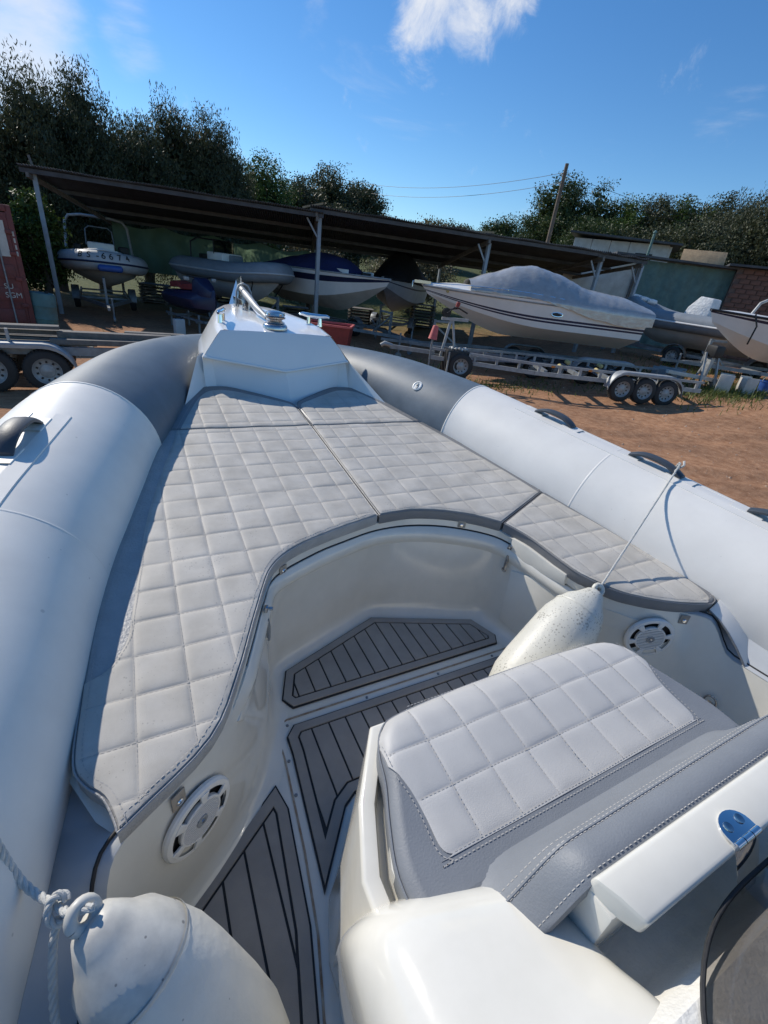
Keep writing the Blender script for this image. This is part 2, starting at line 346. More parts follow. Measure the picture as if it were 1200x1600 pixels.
# loose stones on the dirt
stn_ = MB()
for k in range(2600):
    x = rnd.uniform(1.5, 19); y = rnd.uniform(-1, 11.5)
    if rnd.random() > .35 + .65 * rnd.random(): continue
    r_ = rnd.choice((.008, .012, .012, .018, .03)) * rnd.uniform(.7, 1.3); z = GH(x, y) + rut(x, y)
    a = rnd.uniform(0, 6.28); ps = [(x + r_ * math.cos(a + q * 1.256) * rnd.uniform(.7, 1.2), y + r_ * math.sin(a + q * 1.256) * rnd.uniform(.7, 1.2), z - .003) for q in range(5)]
    stn_.add(ps + [(x, y, z + r_ * .75)], [(0, 1, 5), (1, 2, 5), (2, 3, 5), (3, 4, 5), (4, 0, 5)])
so2 = stn_.build('loose_gravel', 'stone', None, smooth=0, kind='stuff'); tag(so2, 'loose stones scattered over the red dirt yard', 'gravel')
# weeds
wd_ = MB()
def weeds(cx, cy, sx, sy, n, h):
    for k in range(n):
        x = rnd.gauss(cx, sx); y = rnd.gauss(cy, sy); z = GH(x, y) - .01; hh = h * rnd.uniform(.4, 1.2); a = rnd.uniform(0, 6.28); w = rnd.uniform(.008, .02); lx, ly = rnd.gauss(0, .5) * hh, rnd.gauss(0, .5) * hh
        dx, dy = w * math.cos(a), w * math.sin(a); wd_.add([(x - dx, y - dy, z), (x + dx, y + dy, z), (x + lx, y + ly, z + hh)], [(0, 1, 2)])
for a in ((14.0, 7.3, .9, .5, 1500, .2), (15.3, 6.9, .9, .4, 900, .15), (16.6, 7.4, 1.0, .5, 500, .15), (13.4, 9.3, 1.2, .6, 900, .25), (6.6, 9.8, 1.4, .35, 700, .13), (8.6, 9.6, 1.2, .5, 350, .12), (5.0, 11.6, 1.2, .8, 1500, .2), (17.6, 9.6, 1.5, 1.5, 900, .2), (3.5, 14.4, 1.5, .8, 700, .2)): weeds(*a)
wo_ = wd_.build('weeds', 'blade', None, smooth=0, kind='stuff'); tag(wo_, 'green weeds growing round the parked trailers', 'weeds')

# ------------------------------------------------------------------ wheels and trailers
def wheel_proto(r, w):
    h = bpy.data.objects.new('wheel', None)
    ty = MB().lathe([(r * .62, -w / 2), (r * .9, -w / 2), (r * .975, -w * .42), (r, -w * .3), (r, w * .3), (r * .975, w * .42), (r * .9, w / 2), (r * .62, w / 2), (r * .6, w * .4), (r * .6, -w * .4), (r * .62, -w / 2)], (0, 0, 0), (0, 1, 0), 32, (False, False))
    for k in range(36):
        a = k * 2 * math.pi / 36; ty.box((r * math.cos(a), 0, r * math.sin(a)), (.03 * r / .33, w * .72, .012), rot=Matrix.Rotation(math.pi / 2 - a, 3, 'Y'))
    return ty
WH = {}
def get_wheel(r, w):
    if (r, w) in WH: return WH[(r, w)]
    t = MB().lathe([(r * .62, -w / 2), (r * .88, -w / 2), (r * .965, -w * .42), (r, -w * .3), (r, w * .3), (r * .965, w * .42), (r * .88, w / 2), (r * .62, w / 2), (r * .6, w * .4), (r * .6, -w * .4), (r * .62, -w / 2)], (0, 0, 0), (0, 1, 0), 36, (False, False))
    for k in range(40):
        a = k * 2 * math.pi / 40; t.box((r * .997 * math.cos(a), 0, r * .997 * math.sin(a)), (.024 * r / .33, w * .7, .014), rot=Matrix.Rotation(math.pi / 2 - a, 3, 'Y'))
    ty = t.build('tyre', 'rubber', None, smooth=35)
    rm = MB().lathe([(r * .625, -w * .44), (r * .64, -w * .5), (r * .6, -w * .47), (r * .55, -w * .30), (r * .5, -w * .24), (r * .34, -w * .20), (r * .3, -w * .26), (r * .2, -w * .28), (r * .12, -w * .36), (0, -w * .37)], (0, 0, 0), (0, 1, 0), 32, (False, False)).build('rim', 'galv_pale', None, smooth=35)
    vt = MB()
    for k in range(10):
        a = k * 2 * math.pi / 10; vt.box((r * .435 * math.cos(a), -w * .24, r * .435 * math.sin(a)), (r * .1, .02, r * .085), rot=Matrix.Rotation(-a, 3, 'Y'))
    vo = vt.build('rim_slots', 'black', None, smooth=0, kind='stuff')
    for o in (ty, rm, vo): col.objects.unlink(o)
    WH[(r, w)] = (ty, rm, vo); return WH[(r, w)]
def add_wheel(root, x, y, z, r=.32, w=.19, flip=False):
    ty, rm, vo = get_wheel(r, w); rz = math.pi if flip else 0.
    t = inst(ty, root, (x, y, z), (0, random.random() * 6, rz), name='tyre'); m = inst(rm, t, name='rim'); inst(vo, m, name='rim_slots'); return t
def fender_arch(x0, x1, y, z, r, w, th=.02):
    """mudguard over wheels from x0 to x1 (centres)"""
    P = []
    for k in range(8): a = math.pi * (1.0 - .5 * k / 7); P.append((x0 + (r) * math.cos(a), z + r * math.sin(a)))
    for k in range(8): a = math.pi * (.5 - .5 * k / 7); P.append((x1 + (r) * math.cos(a), z + r * math.sin(a)))
    o = [[(x, y - w / 2, zz - .05), (x, y - w / 2, zz), (x, y - w * .42, zz + .02), (x, y + w / 2, zz + .02), (x, y + w / 2, zz + .0), (x, y - w * .4, zz), (x, y - w * .45, zz - .04)] for x, zz in P]
    return MB().loft(o)
def jockey(mb, p): mb.cyl((p[0], p[1], .15), (p[0], p[1], p[2] + .25), .03, 8); mb.lathe([(.05, -.03), (.1, -.03), (.1, .03), (.05, .03)], (p[0], p[1], .1), (0, 1, 0), 16)
def boat_trailer(label, loc, rz, L=6., W=1.9, zr=.5, group='boat trailers in the yard', axles=1, post=True, m='galv'):
    """bow towards +x; root at the middle of the axle on the ground"""
    t = thing('boat_trailer', label, 'trailer', loc, rz, group)
    for s in (-1, 1):
        MB().bar((-L * .38, s * W * .42, zr), (L * .2, s * W * .42, zr), .06, .10).build('side_rail', m, t)
        MB().bar((L * .2, s * W * .42, zr), (L * .52, .03 * s, zr), .06, .10).build('drawbar_arm', m, t)
    for x in (-L * .36, -L * .12, L * .12): MB().bar((x, -W * .44, zr - .02), (x, W * .44, zr - .02), .06, .06).build('cross_member', m, t)
    MB().bar((L * .48, 0, zr), (L * .64, 0, zr), .07, .08).build('drawbar', m, t)
    j = MB(); jockey(j, (L * .56, .12, zr)); j.build('jockey_wheel', m, t)
    for a in range(axles):
        for s in (-1, 1): add_wheel(t, -a * .75, s * W * .5, .32, flip=s > 0)
    for s in (-1, 1): fender_arch(-(axles - 1) * .75, 0, 0, .32, .4, .24).build('mudguard', m, t).location = (0, s * W * .5, 0)
    if post:
        MB().bar((L * .42, 0, zr), (L * .42, 0, zr + .75), .07).bar((L * .42, 0, zr + .7), (L * .34, 0, zr + .72), .06).bar((L * .30, 0, zr), (L * .42, 0, zr + .6), .05).build('winch_post', m, t)
    return t

# triple-axle galvanised trailer, empty, beside the dirt track
TD = math.atan2(-.374, .927)
tt = thing('boat_trailer', 'empty galvanised trailer with three wheels each side standing on the red dirt', 'trailer', (11.30, 8.50, GH(11.3, 7.8) - .02), TD, 'boat trailers in the yard')
zb, zt_ = .46, .68
for s in (-1, 1):
    for z, h in ((zb, .10), (zt_, .06)):
        MB().bar((-3.0, s * .88, z), (1.75, s * .88, z), .05, h).build('side_rail', 'galv_pale' if s < 0 else 'galv', tt)
        MB().bar((-3.0, s * .88, z), (-5.6, s * .12, z), .05, h).build('drawbar_arm', 'galv_pale' if s < 0 else 'galv', tt)
    for k in range(9): MB().box((-2.9 + k * .56, s * .88, .57), (.07, .045, .165)).build('rail_post', 'galv_pale', tt)
    for k in range(4): MB().box((-3.4 - k * .55, s * (.76 - k * .16), .57), (.06, .045, .165)).build('rail_post', 'galv', tt)
    fender_arch(-.63, .63, 0, .33, .42, .26).build('mudguard', 'galv_pale', tt).location = (0, s * 1.03, 0)
    for k in (-1, 0, 1): add_wheel(tt, k * .63, s * 1.03, .33, .33, .2, flip=s > 0)
    for k in range(3): MB().box((-2.55 + k * 1.02, s * .905, .665), (.10, .02, .05)).build('side_marker', 'amber', tt, bevel=.004)
for x in (-2.7, -1.75, -.9, -.2, .55, 1.2): MB().bar((x, -.86, .50), (x + .25, .86, .50), .09, .10).build('cross_member', 'galv', tt)
for x, y in ((-2.2, -.55), (-1.15, -.55), (-.25, -.5), (-1.5, .5), (-.5, .5)): MB().lathe([(.03, -.13), (.06, -.11), (.05, -.04), (.05, .04), (.06, .11), (.03, .13)], (x, y, .64), (.2, 1, 0), 14).build('keel_roller', 'brass', tt)
MB().bar((-5.5, 0, .56), (-6.7, 0, .60), .09, .10).build('drawbar', 'galv', tt)
MB().tube([(-6.65, 0, .62), (-6.85, 0, .66), (-6.95, 0, .60)], [.05, .06, .05], 10).build('coupling', 'galv_pale', tt)
MB().bar((-5.35, -.10, .5), (-5.2, 0, 1.42), .06).bar((-4.95, -.1, .5), (-5.15, 0, 1.42), .05).bar((-5.45, 0, 1.42), (-4.75, 0, 1.44), .08, .07).build('winch_post', 'galv_pale', tt)
MB().lathe([(.11, -.07), (.11, -.055), (.045, -.05), (.045, .05), (.11, .055), (.11, .07)], (-5.35, 0, 1.57), (0, 1, 0), 18).tube([(-5.35, -.1, 1.57), (-5.35, -.16, 1.57), (-5.2, -.18, 1.72), (-5.15, -.24, 1.72)], .015, 6).tube([(-5.3, 0, 1.64), (-5.05, 0, 1.70), (-4.8, 0, 1.6)], .018, 6).build('winch', 'black', tt)
MB().lathe([(.035, 0), (.055, .1), (.05, .14), (0, .15)], (-5.12, -.02, 1.70), (.3, 0, 1), 12).build('winch_cap', 'red', tt)
MB().cyl((-5.65, -.22, .2), (-5.65, -.22, .98), .028, 10).lathe([(.04, -.035), (.1, -.035), (.115, 0), (.1, .035), (.04, .035)], (-5.65, -.22, .12), (.4, 1, 0), 18).build('jockey_wheel', 'galv', tt)
lb = MB().lathe([(.12, 0), (.11, .02), (.075, .30), (.06, .33), (0, .335)], (-5.65, -.22, .92), (.12, 0, 1), 18).build('jockey_cover', 'red_faded', tt)
lb['label'] = 'faded red bucket over the jockey wheel post'
add_wheel(tt, -4.85, -.42, .36, .32, .19)
bx_ = thing('tool_box', 'black tall box with rope on top by the trailer drawbar', 'box', (6.62, 10.16, 0), TD + .1)
MB().box((0, 0, .42), (.62, .5, .84)).build('box_body', 'black', bx_, bevel=.05)
[MB().bar((q_, -.27, .05), (q_, -.27, .8), .035).build('box_edge', 'galv_pale', bx_) for q_ in (-.28, .28)]
rm_ = MB(); rope_geo0 = [Vector((-.25 + .5 * k / 20 + .02 * math.sin(k * 1.3), -.1 + .08 * math.sin(k * 1.7), .875 + .03 * math.sin(k * 2.1))) for k in range(21)]; rm_.tube(rope_geo0, .022, 6); rm_.build('coiled_rope', 'rope', bx_)

# old trailer with timber, at the left
lt = thing('flatbed_trailer', 'rusty twin-axle flatbed trailer loaded with grey timber at the left edge', 'trailer', (-2.55, 9.75, 0), R(2.))
for k, x in enumerate((-.36, .36)):
    for s in (-1, 1): add_wheel(lt, x, s * .62, .33, .33, .2, flip=s > 0)
for s in (-1, 1):
    fender_arch(-.36, .36, 0, .33, .41, .27).build('mudguard', 'galv_pale', lt).location = (0, s * .62, 0)
    MB().bar((-3, s * .48, .62), (2.9, s * .48, .62), .07, .13).build('side_rail', 'galv', lt)
for x in (-2, -1, 0, 1, 2): MB().bar((x, -.5, .6), (x, .5, .6), .06).build('cross_member', 'galv', lt)
MB().bar((-.06, -.58, .72), (-.06, -.58, .95), .04).build('stake', 'galv_pale', lt)
for k, (a, b, w, h) in enumerate((((-2.6, -.35, .72), (1.1, -.33, .72), .18, .06), ((-2.8, -.1, .74), (2.6, -.12, .74), .2, .06), ((-2.4, .2, .73), (1.8, .22, .73), .2, .06), ((-2.6, -.05, .83), (.75, -.1, .85), .16, .07), ((.45, -.42, .76), (1.9, -.38, .76), .15, .08), ((.55, -.2, .84), (2.3, -.2, .84), .18, .1), ((1.55, .05, .85), (2.55, .0, .85), .16, .09), ((-2.5, -.3, .92), (.6, -.25, .95), .2, .05))):
    MB().bar(a, b, w, h).build('timber_board', 'timber', lt, bevel=.006)
MB().box((2.3, 0, .62), (.4, 1.05, .3)).build('end_board', 'timber', lt, bevel=.006)

# ------------------------------------------------------------------ generic hulls (bow to +x, keel line at z = zk)
class Hull:
    def __init__(s, L, B, H, zk, rake=.5, sheer=.25, full=2.4):
        s.L, s.B, s.H, s.zk, s.rake, s.sheer, s.full = L, B, H, zk, rake, sheer, full
    def p(s, t, f, sd):
        L, B, H = s.L, s.B, s.H; tb = max(0, (t - .35) / .65); hb = B / 2 * (1 - tb ** s.full) * (1 - .1 * (1 - t)); zg = H + s.sheer * t * t
        ck = .34 * H + .5 * H * max(0, (t - .45) / .55) ** 2.2; kz = .80 * H * max(0, (t - .62) / .38) ** 2.2
        if f <= 1: z = zg + (ck - zg) * f; w = hb * (1 - .14 * f - .10 * f * tb)
        else: g = f - 1; z = ck + (kz - ck) * g; w = hb * (.86 - .1 * tb) * (1 - g)
        x = L * t - s.rake * (1 - z / zg) * max(0, t - .3) / .7 * 1.15
        return Vector((x - L / 2, sd * w, z + s.zk))
    def band(s, f0, f1, name, m, root, t0=0., t1=1., n=26, lift=0.):
        for sd in (-1, 1):
            g = []
            for k in range(n + 1):
                t = t0 + (t1 - t0) * (1 - (1 - k / n) ** 1.4); rr = []
                for f in np.linspace(f0, f1, max(2, int(abs(f1 - f0) * 7) + 1)):
                    q = s.p(t, f, sd); rr.append(q + Vector((0, sd * lift, 0)))
                g.append(rr)
            MB().grid(g).build(name, m, root, smooth=50)
    def transom(s, m, root):
        P = [s.p(0, f, 1) for f in (0, .5, 1, 1.5, 2)] + [s.p(0, f, -1) for f in (1.5, 1, .5, 0)]
        MB().add(P, [tuple(range(len(P)))]).build('transom', m, root, smooth=0)
    def deck(s, t0, t1, m, root, name='deck', crown=.06, inset_=.0, n=20, drop=0.):
        g = []
        for k in range(n + 1):
            t = t0 + (t1 - t0) * k / n; a = s.p(t, 0, 1); b = s.p(t, 0, -1); w = a.y
            g.append([Vector((a.x, w * u * (1 - inset_), a.z + crown * (1 - u * u) * min(1, w * 2) - drop)) for u in np.linspace(-1, 1, 9)])
        return MB().grid(g).build(name, m, root, smooth=50)
    def rail(s, r, f, name, m, root, t0=0., t1=.995):
        for sd in (-1, 1): MB().tube([s.p(t0 + (t1 - t0) * (1 - (1 - k / 24) ** 1.4), f, sd) for k in range(25)], r, 8).build(name, m, root)
def cover(h, m, root, prof, name='canvas_cover', over=.02, n=40, nv=19, wr=.02, seed=1, drape=.0):
    """cloth over the hull: prof list of (t, height above sheer at centre, side drop) ; wrinkled"""
    from mathutils import noise as mnz
    g = []
    for k in range(n + 1):
        t = prof[0][0] + (prof[-1][0] - prof[0][0]) * k / n
        j = 0
        while j < len(prof) - 2 and prof[j + 1][0] < t: j += 1
        u = (t - prof[j][0]) / (prof[j + 1][0] - prof[j][0]); u = u * u * (3 - 2 * u) * .5 + u * .5; hc = prof[j][1] + (prof[j + 1][1] - prof[j][1]) * u; sdp = prof[j][2] + (prof[j + 1][2] - prof[j][2]) * u
        a = h.p(t, 0, 1); row = []
        for v in np.linspace(-1, 1, nv):
            av = abs(v); w = (a.y + over)
            if av > .84: q = (av - .84) / .16; y = w; z = a.z - sdp * q
            else: q = av / .84; y = w * q ** .9; z = a.z + hc * (1 - q ** 2.2)
            nn = .3 * mnz.noise(Vector((t * 4, v * 1.6, seed))) + .9 * (.3 - abs(mnz.noise(Vector((t * 17 + v * 2.2, v * .5, seed + 3))))) + .5 * (.3 - abs(mnz.noise(Vector((t * 34 - v * 3, v * .8, seed + 8)))))
            row.append(Vector((a.x, math.copysign(y, v) + nn * wr * .4 * math.copysign(1, v), z + nn * wr)))
        g.append(row)
    return MB().grid(g).build(name, m, root, smooth=80)

# big white cruiser under a silver tarpaulin
BD = math.atan2(2.6, -6.42)
c_ = ((6.95 + 13.35) / 2, (13.0 + 10.45) / 2)
cr = thing('motor_cruiser', 'large white cruiser with navy stripes and a silver tarpaulin over its cockpit', 'boat', (c_[0], c_[1], 0), BD, 'boats stored in the yard')
H1 = Hull(6.85, 2.4, 1.12, 1.09, .95, .02, 2.2)
H1.band(0, .10, 'gunwale', 'boat_white', cr, lift=.02); H1.band(.10, .58, 'topside', 'boat_white', cr); H1.band(.58, .66, 'stripe', 'navy', cr); H1.band(.66, .70, 'stripe_gap', 'boat_white', cr); H1.band(.70, .77, 'stripe', 'navy', cr); H1.band(.77, 1, 'topside_lower', 'boat_white', cr); H1.band(1, 2, 'hull_bottom', 'boat_white', cr)
H1.transom('boat_white', cr); H1.deck(.0, .995, 'boat_white', cr, crown=.16); H1.rail(.03, .10, 'rub_rail', 'galv_pale', cr)
g = []
for k in range(13):
    t = .18 + .66 * k / 12; a = H1.p(t, 0, 1); hh = .36 * math.sin(math.pi * min(1, (k + .4) / 12.4)) ** .6 * (1 - .55 * k / 12)
    g.append([Vector((a.x, a.y * u * .88, a.z + .03 + hh * (1 - abs(u) ** 3))) for u in np.linspace(-1, 1, 11)])
MB().grid(g).build('cabin_top', 'boat_white', cr, smooth=50)
cover(H1, 'silver_tarp', cr, [(-.02, .20, .34), (.10, .38, .42), (.25, .45, .32), (.42, .76, .10), (.52, .88, -.02), (.60, .80, -.05), (.70, .54, -.06), (.80, .30, -.03)], 'tarpaulin', .03, 90, 41, .036, 4)
for sd in (-1, 1):
    q = H1.p(.43, .42, sd); mb = MB(); mb.tube([q + Vector((.17 * math.cos(a), sd * .012, .055 * math.sin(a))) for a in np.linspace(0, 6.28, 25)], .014, 6); pw = mb.build('porthole', 'chrome', cr)
    MB().add([q + Vector((.165 * math.cos(a), sd * .008, .052 * math.sin(a))) for a in np.linspace(0, 6.28, 24)[:-1]], [tuple(range(23))]).build('porthole_glass', 'black', pw, smooth=0)
    q = H1.p(.90, .22, sd); MB().lathe([(.05, 0), (.045, .02), (0, .03)], q, (0, sd, 0), 14).build('nav_light', 'brass', cr)
    rl_ = [H1.p(t, 0, sd) + Vector((0, -sd * .06, .06 + .10 * math.sin(math.pi * (t - .3) / .66))) for t in np.linspace(.34, .96, 12)]
    MB().tube(rl_, .014, 6).build('bow_rail', 'chrome', cr)
    for t in (.5, .65, .8): a = H1.p(t, 0, sd); MB().cyl(a + Vector((0, -sd * .06, 0)), a + Vector((0, -sd * .06, .06 + .10 * math.sin(math.pi * (t - .3) / .66))), .012, 6).build('rail_stanchion', 'chrome', cr)
q = H1.p(.99, 0, 1); MB().box((q.x + .05, 0, q.z + .06), (.5, .16, .08)).tube([(q.x + .1, -.05, q.z + .08), (q.x + .34, 0, q.z + .04), (q.x + .34, 0, q.z - .1)], .03, 8).build('bow_roller', 'steel', cr)
for x in (-1.5, -.4, .7): MB().tube([H1.p((x + 3.5) / 7, 0, -1) + Vector((0, -.02, .3)), H1.p((x + 3.5) / 7, .5, -1) + Vector((0, -.03, 0)), H1.p((x + 3.5) / 7, 1, -1) + Vector((0, -.03, 0)), H1.p((x + 3.5) / 7, 1.8, -1) + Vector((0, 0, -.1))], .006, 5).build('tie_line', 'rope', cr)
boat_trailer('low galvanised trailer under the silver-covered white cruiser', (c_[0] + .25, c_[1] - .1, GH(*c_)), BD, 7.4, 2.0, .52, axles=2)

# white bowrider with a navy canvas
vb = Vector((7.0, 15.1)); vs_ = Vector((4.9, 20.8)); BB = math.atan2(vb.y - vs_.y, vb.x - vs_.x); cb = (vb + vs_) / 2
bw = thing('bowrider', 'white bowrider with dark side band and a navy canvas cover under the shed', 'boat', (cb.x, cb.y, 0), BB, 'boats stored in the yard')
H2 = Hull(6.1, 2.4, 1.25, .95, .8, .02, 2.6)
H2.band(0, .16, 'gunwale', 'boat_white', bw, lift=.015); H2.band(.16, .40, 'side_band', 'navy', bw); H2.band(.40, 1, 'topside', 'boat_white', bw); H2.band(1, 2, 'hull_bottom', 'hull_dull', bw); H2.transom('boat_white', bw); H2.deck(.62, .995, 'boat_white', bw, crown=.05, drop=.03); H2.rail(.028, 0, 'rub_rail', 'galv_pale', bw)
cover(H2, 'navy_cloth', bw, [(0., .12, .12), (.18, .40, .1), (.42, .60, .05), (.58, .50, .0), (.72, .04, .0)], 'canvas_cover', .0, 30, 19, .03, 2)
for sd in (-1, 1): MB().box((1.15, sd * .62, 2.25), (.9, .04, .2)).build('coaming_panel', 'boat_white', bw, bevel=.01)
MB().box((1.55, .3, 2.22), (.1, .4, .2)).build('cockpit_opening', 'black', bw, bevel=.01)
boat_trailer('trailer under the white bowrider with navy canvas', (cb.x + .2, cb.y - .4, 0), BB, 6.6, 1.9, .5)

# dark boat under a black cover
kb = Vector((8.3, 18.2)); ks = Vector((11.6, 22.0)); KB = math.atan2(kb.y - ks.y, kb.x - ks.x); ck_ = (kb + ks) / 2
dk_ = thing('covered_boat', 'grey boat hidden under a peaked black cover behind the cruiser bow', 'boat', (ck_.x, ck_.y, 0), KB, 'boats stored in the yard')
H3 = Hull(5.6, 2.3, 1.3, .9, .8, .08, 2.4)
H3.band(0, .35, 'topside', 'boat_grey', dk_); H3.band(.35, .42, 'stripe', 'navy', dk_); H3.band(.42, 1, 'topside_lower', 'boat_grey', dk_); H3.band(1, 2, 'hull_bottom', 'boat_slate', dk_); H3.transom('boat_grey', dk_)
cover(H3, 'black_cloth', dk_, [(0, .25, .25), (.2, .75, .2), (.45, 1.05, .15), (.7, .5, .1), (.9, .12, .08), (.99, .03, .08)], 'canvas_cover', .02, 34, 19, .04, 7)
boat_trailer('trailer under the black-covered boat', (ck_.x, ck_.y, 0), KB, 6.0, 1.8, .5)

# inflatables ------------------------------------------------------
def rib(name, label, bow, stern, L, B, rt, zt, m, mh, zk=.55, nose=.3, group='boats stored in the yard', stripe=None, root_z=0.):
    """tube radius rt, tube centre height zt; bow to +x"""
    bow = Vector(bow); stern = Vector(stern); a = math.atan2(bow.y - stern.y, bow.x - stern.x); c = (bow + stern) / 2
    t = thing(name, label, 'boat', (c.x, c.y, root_z), a, group)
    hb = B / 2 - rt; P = []
    for k in range(49):
        u = -1 + k / 24; au = abs(u)
        if au > .42: q = (1 - au) / .58; x = -L / 2 + (L * .60) * q; y = hb; z = zt + .02 * q
        else: a_ = (au / .42) * math.pi / 2; x = -L / 2 + L * .60 + (L * .40 - rt) * math.cos(a_) ** 1.1; y = hb * math.sin(a_) ** .72; z = zt + .02 + nose * math.cos(a_) ** 2
        P.append(Vector((x, math.copysign(y, u) if au > 1e-6 else 0, z)))
    rr = [rt] * 49
    for k in range(4): rr[k] = rr[48 - k] = rt * (.45, .75, .92, 1)[k]
    tb = MB().tube(P, rr, 20).build('tube', m, t, smooth=60)
    for off, r_ in ((0, .022),):
        st_ = []
        for k, p in enumerate(P):
            tg = (P[min(k + 1, 48)] - P[max(k - 1, 0)]).normalized(); sdv = Vector((tg.y, -tg.x, 0)).normalized(); sdv = sdv if sdv.dot(Vector((p.x + L * .1, p.y, 0))) > 0 else -sdv
            st_.append(p + sdv * (rr[k] * 1.0) + Vector((0, 0, -.02)))
        MB().tube(st_, .03, 8).build('rubbing_strake', stripe or 'navy', tb)
    g = []
    for k in range(21):
        u = k / 20; x = -L / 2 + .1 + (L - .25) * u; w = hb * (1 - max(0, (u - .5) / .5) ** 2.4) * 1.06; zc_ = zt - rt * .35 + nose * max(0, (u - .55) / .45) ** 1.5 * .9; kz = zk + (zc_ - zk) * max(0, (u - .6) / .4) ** 2
        g.append([Vector((x, w, zc_)), Vector((x, w * .8, zc_ - (zc_ - kz) * .45)), Vector((x, w * .35, zc_ - (zc_ - kz) * .8)), Vector((x, 0, kz)), Vector((x, -w * .35, zc_ - (zc_ - kz) * .8)), Vector((x, -w * .8, zc_ - (zc_ - kz) * .45)), Vector((x, -w, zc_))])
    MB().grid(g).build('hull', mh, t, smooth=45)
    MB().grid([[Vector((r[0].x, r[0].y * v, r[0].z - .02)) for v in (-1, 0, 1)] for r in g]).build('deck', 'hull_dull', t)
    return t, P
r1, P1 = rib('inflatable_boat', 'grey inflatable with black BS-6674 lettering on its bow and an open arch', (-1.45, 18.95), (-1.75, 24.4), 5.6, 2.85, .3, 1.52, 'boat_grey', 'hull_dull', .75, .12)
def letters(txt, root, loc, rot, size, m, nm='lettering'):
    cu = bpy.data.curves.new(nm, 'FONT'); cu.body = txt; cu.size = size; cu.extrude = .004; cu.align_x = 'CENTER'; cu.align_y = 'CENTER'
    o = bpy.data.objects.new(nm, cu); col.objects.link(o); dg = bpy.context.evaluated_depsgraph_get(); me = bpy.data.meshes.new_from_object(o.evaluated_get(dg))
    bpy.data.objects.remove(o); me.materials.clear(); me.materials.append(MT[m]); o = bpy.data.objects.new(nm, me); col.objects.link(o); o.parent = root; o.location = loc; o.rotation_euler = rot; return o
for k, ch_ in enumerate('BS-6674'):
    s_ = (k - 3) * .165; x0_ = -2.8 + 3.36; yy = -s_ if False else s_
    j = min(i for i in range(14, 34) if (P1[i].y - yy) * (P1[i + 1].y - yy) <= 0); fr_ = (yy - P1[j].y) / (P1[j + 1].y - P1[j].y); pp = P1[j].lerp(P1[j + 1], fr_); tg = (P1[min(j + 1, 48)] - P1[j]).normalized(); nr = Vector((tg.y, -tg.x, 0)).normalized(); nr = nr if nr.x > 0 else -nr
    el = R(30); pos = Vector((pp.x, yy, pp.z)) + nr * .312 * math.cos(el) + Vector((0, 0, .312 * math.sin(el)))
    letters(ch_, r1, pos, (R(90) - el, 0, math.atan2(nr.y, nr.x) + R(90)), .27, 'black', 'letter')
MB().lathe([(.03, -.36), (.09, -.32), (.1, -.28), (.1, .28), (.09, .32), (.03, .36)], (2.93, .12, 1.48), (0, 1, 0), 16).build('bow_fender', 'blue', r1)
MB().tube([(-2.3, 1.15, 1.7), (-2.2, 1.05, 2.75), (-2.15, .9, 2.95), (-2.12, .5, 3.02), (-2.12, -.5, 3.02), (-2.15, -.9, 2.95), (-2.2, -1.05, 2.75), (-1.6, -1.15, 1.7)], .05, 10).build('radar_arch', 'galv_pale', r1)
MB().tube([(-.3, .45, 2.05), (-.5, .42, 2.55), (-.55, .3, 2.65), (-.55, -.3, 2.65), (-.5, -.42, 2.55), (-.3, -.45, 2.05)], .022, 8).build('windscreen_frame', 'galv', r1)
MB().box((-.25, 0, 1.85), (.7, .85, .62)).build('console', 'boat_white', r1, bevel=.06)
MB().box((.3, .0, 1.74), (.5, .6, .28)).build('console_seat', 'white_cloth', r1, bevel=.06)
MB().box((-.6, .75, 1.9), (.6, .35, .4)).build('seat', 'black', r1, bevel=.06)
MB().box((-.6, -.75, 1.85), (.5, .25, .35)).build('seat', 'black', r1, bevel=.06)
MB().loft([[(2.3, -.45, 1.93), (2.45, 0, 1.98), (2.3, .45, 1.93), (1.8, .6, 1.86), (1.8, -.6, 1.86)], [(2.25, -.42, 1.98), (2.4, 0, 2.03), (2.25, .42, 1.98), (1.8, .55, 1.95), (1.8, -.55, 1.95)]]).build('bow_step', 'boat_white', r1, bevel=.01)
boat_trailer('trailer under the lettered inflatable', (-1.7, 21.2, 0), math.atan2(18.95 - 24.4, .30), 6.6, 1.8, .45)
r2, P2 = rib('inflatable_boat', 'slate grey inflatable with a white console moored on its trailer beside the shed post', (3.95, 17.1), (1.5, 21.7), 5.3, 2.3, .32, 1.78, 'boat_slate', 'boat_grey', .85, .16, stripe='boat_grey')
MB().box((-.6, 0, 2.08), (.9, .9, .55)).build('console', 'boat_white', r2, bevel=.06); MB().box((-.2, .1, 2.1), (.5, .5, .42)).build('console_seat', 'boat_slate', r2, bevel=.06)
MB().box((-.65, 0, 2.52), (.05, .84, .42)).build('windscreen', 'smoked', r2); MB().tube([(-.62, .44, 2.3), (-.66, .43, 2.74), (-.66, -.43, 2.74), (-.62, -.44, 2.3)], .022, 6).build('windscreen_frame', 'black', r2)
MB().tube([(-1.5, .8, 1.9), (-1.55, .75, 2.6), (-1.5, .5, 2.75), (-1.5, -.5, 2.75), (-1.55, -.75, 2.6), (-1.5, -.8, 1.9)], .03, 8).build('radar_arch', 'black', r2)
MB().box((-1.9, .2, 2.05), (.5, .45, .4)).build('seat', 'black', r2, bevel=.05)
for k in (19, 30):
    p = P2[k]; MB().tube([p + Vector((0, 0, .285)), p + Vector((.10, .16 if p.y > 0 else -.16, .23)), p + Vector((.17, .24 if p.y > 0 else -.24, 0)), p + Vector((.05, .1 if p.y > 0 else -.1, -.35)), p + Vector((-.2, 0, -.75))], .022, 6).build('strap', 'black', r2)
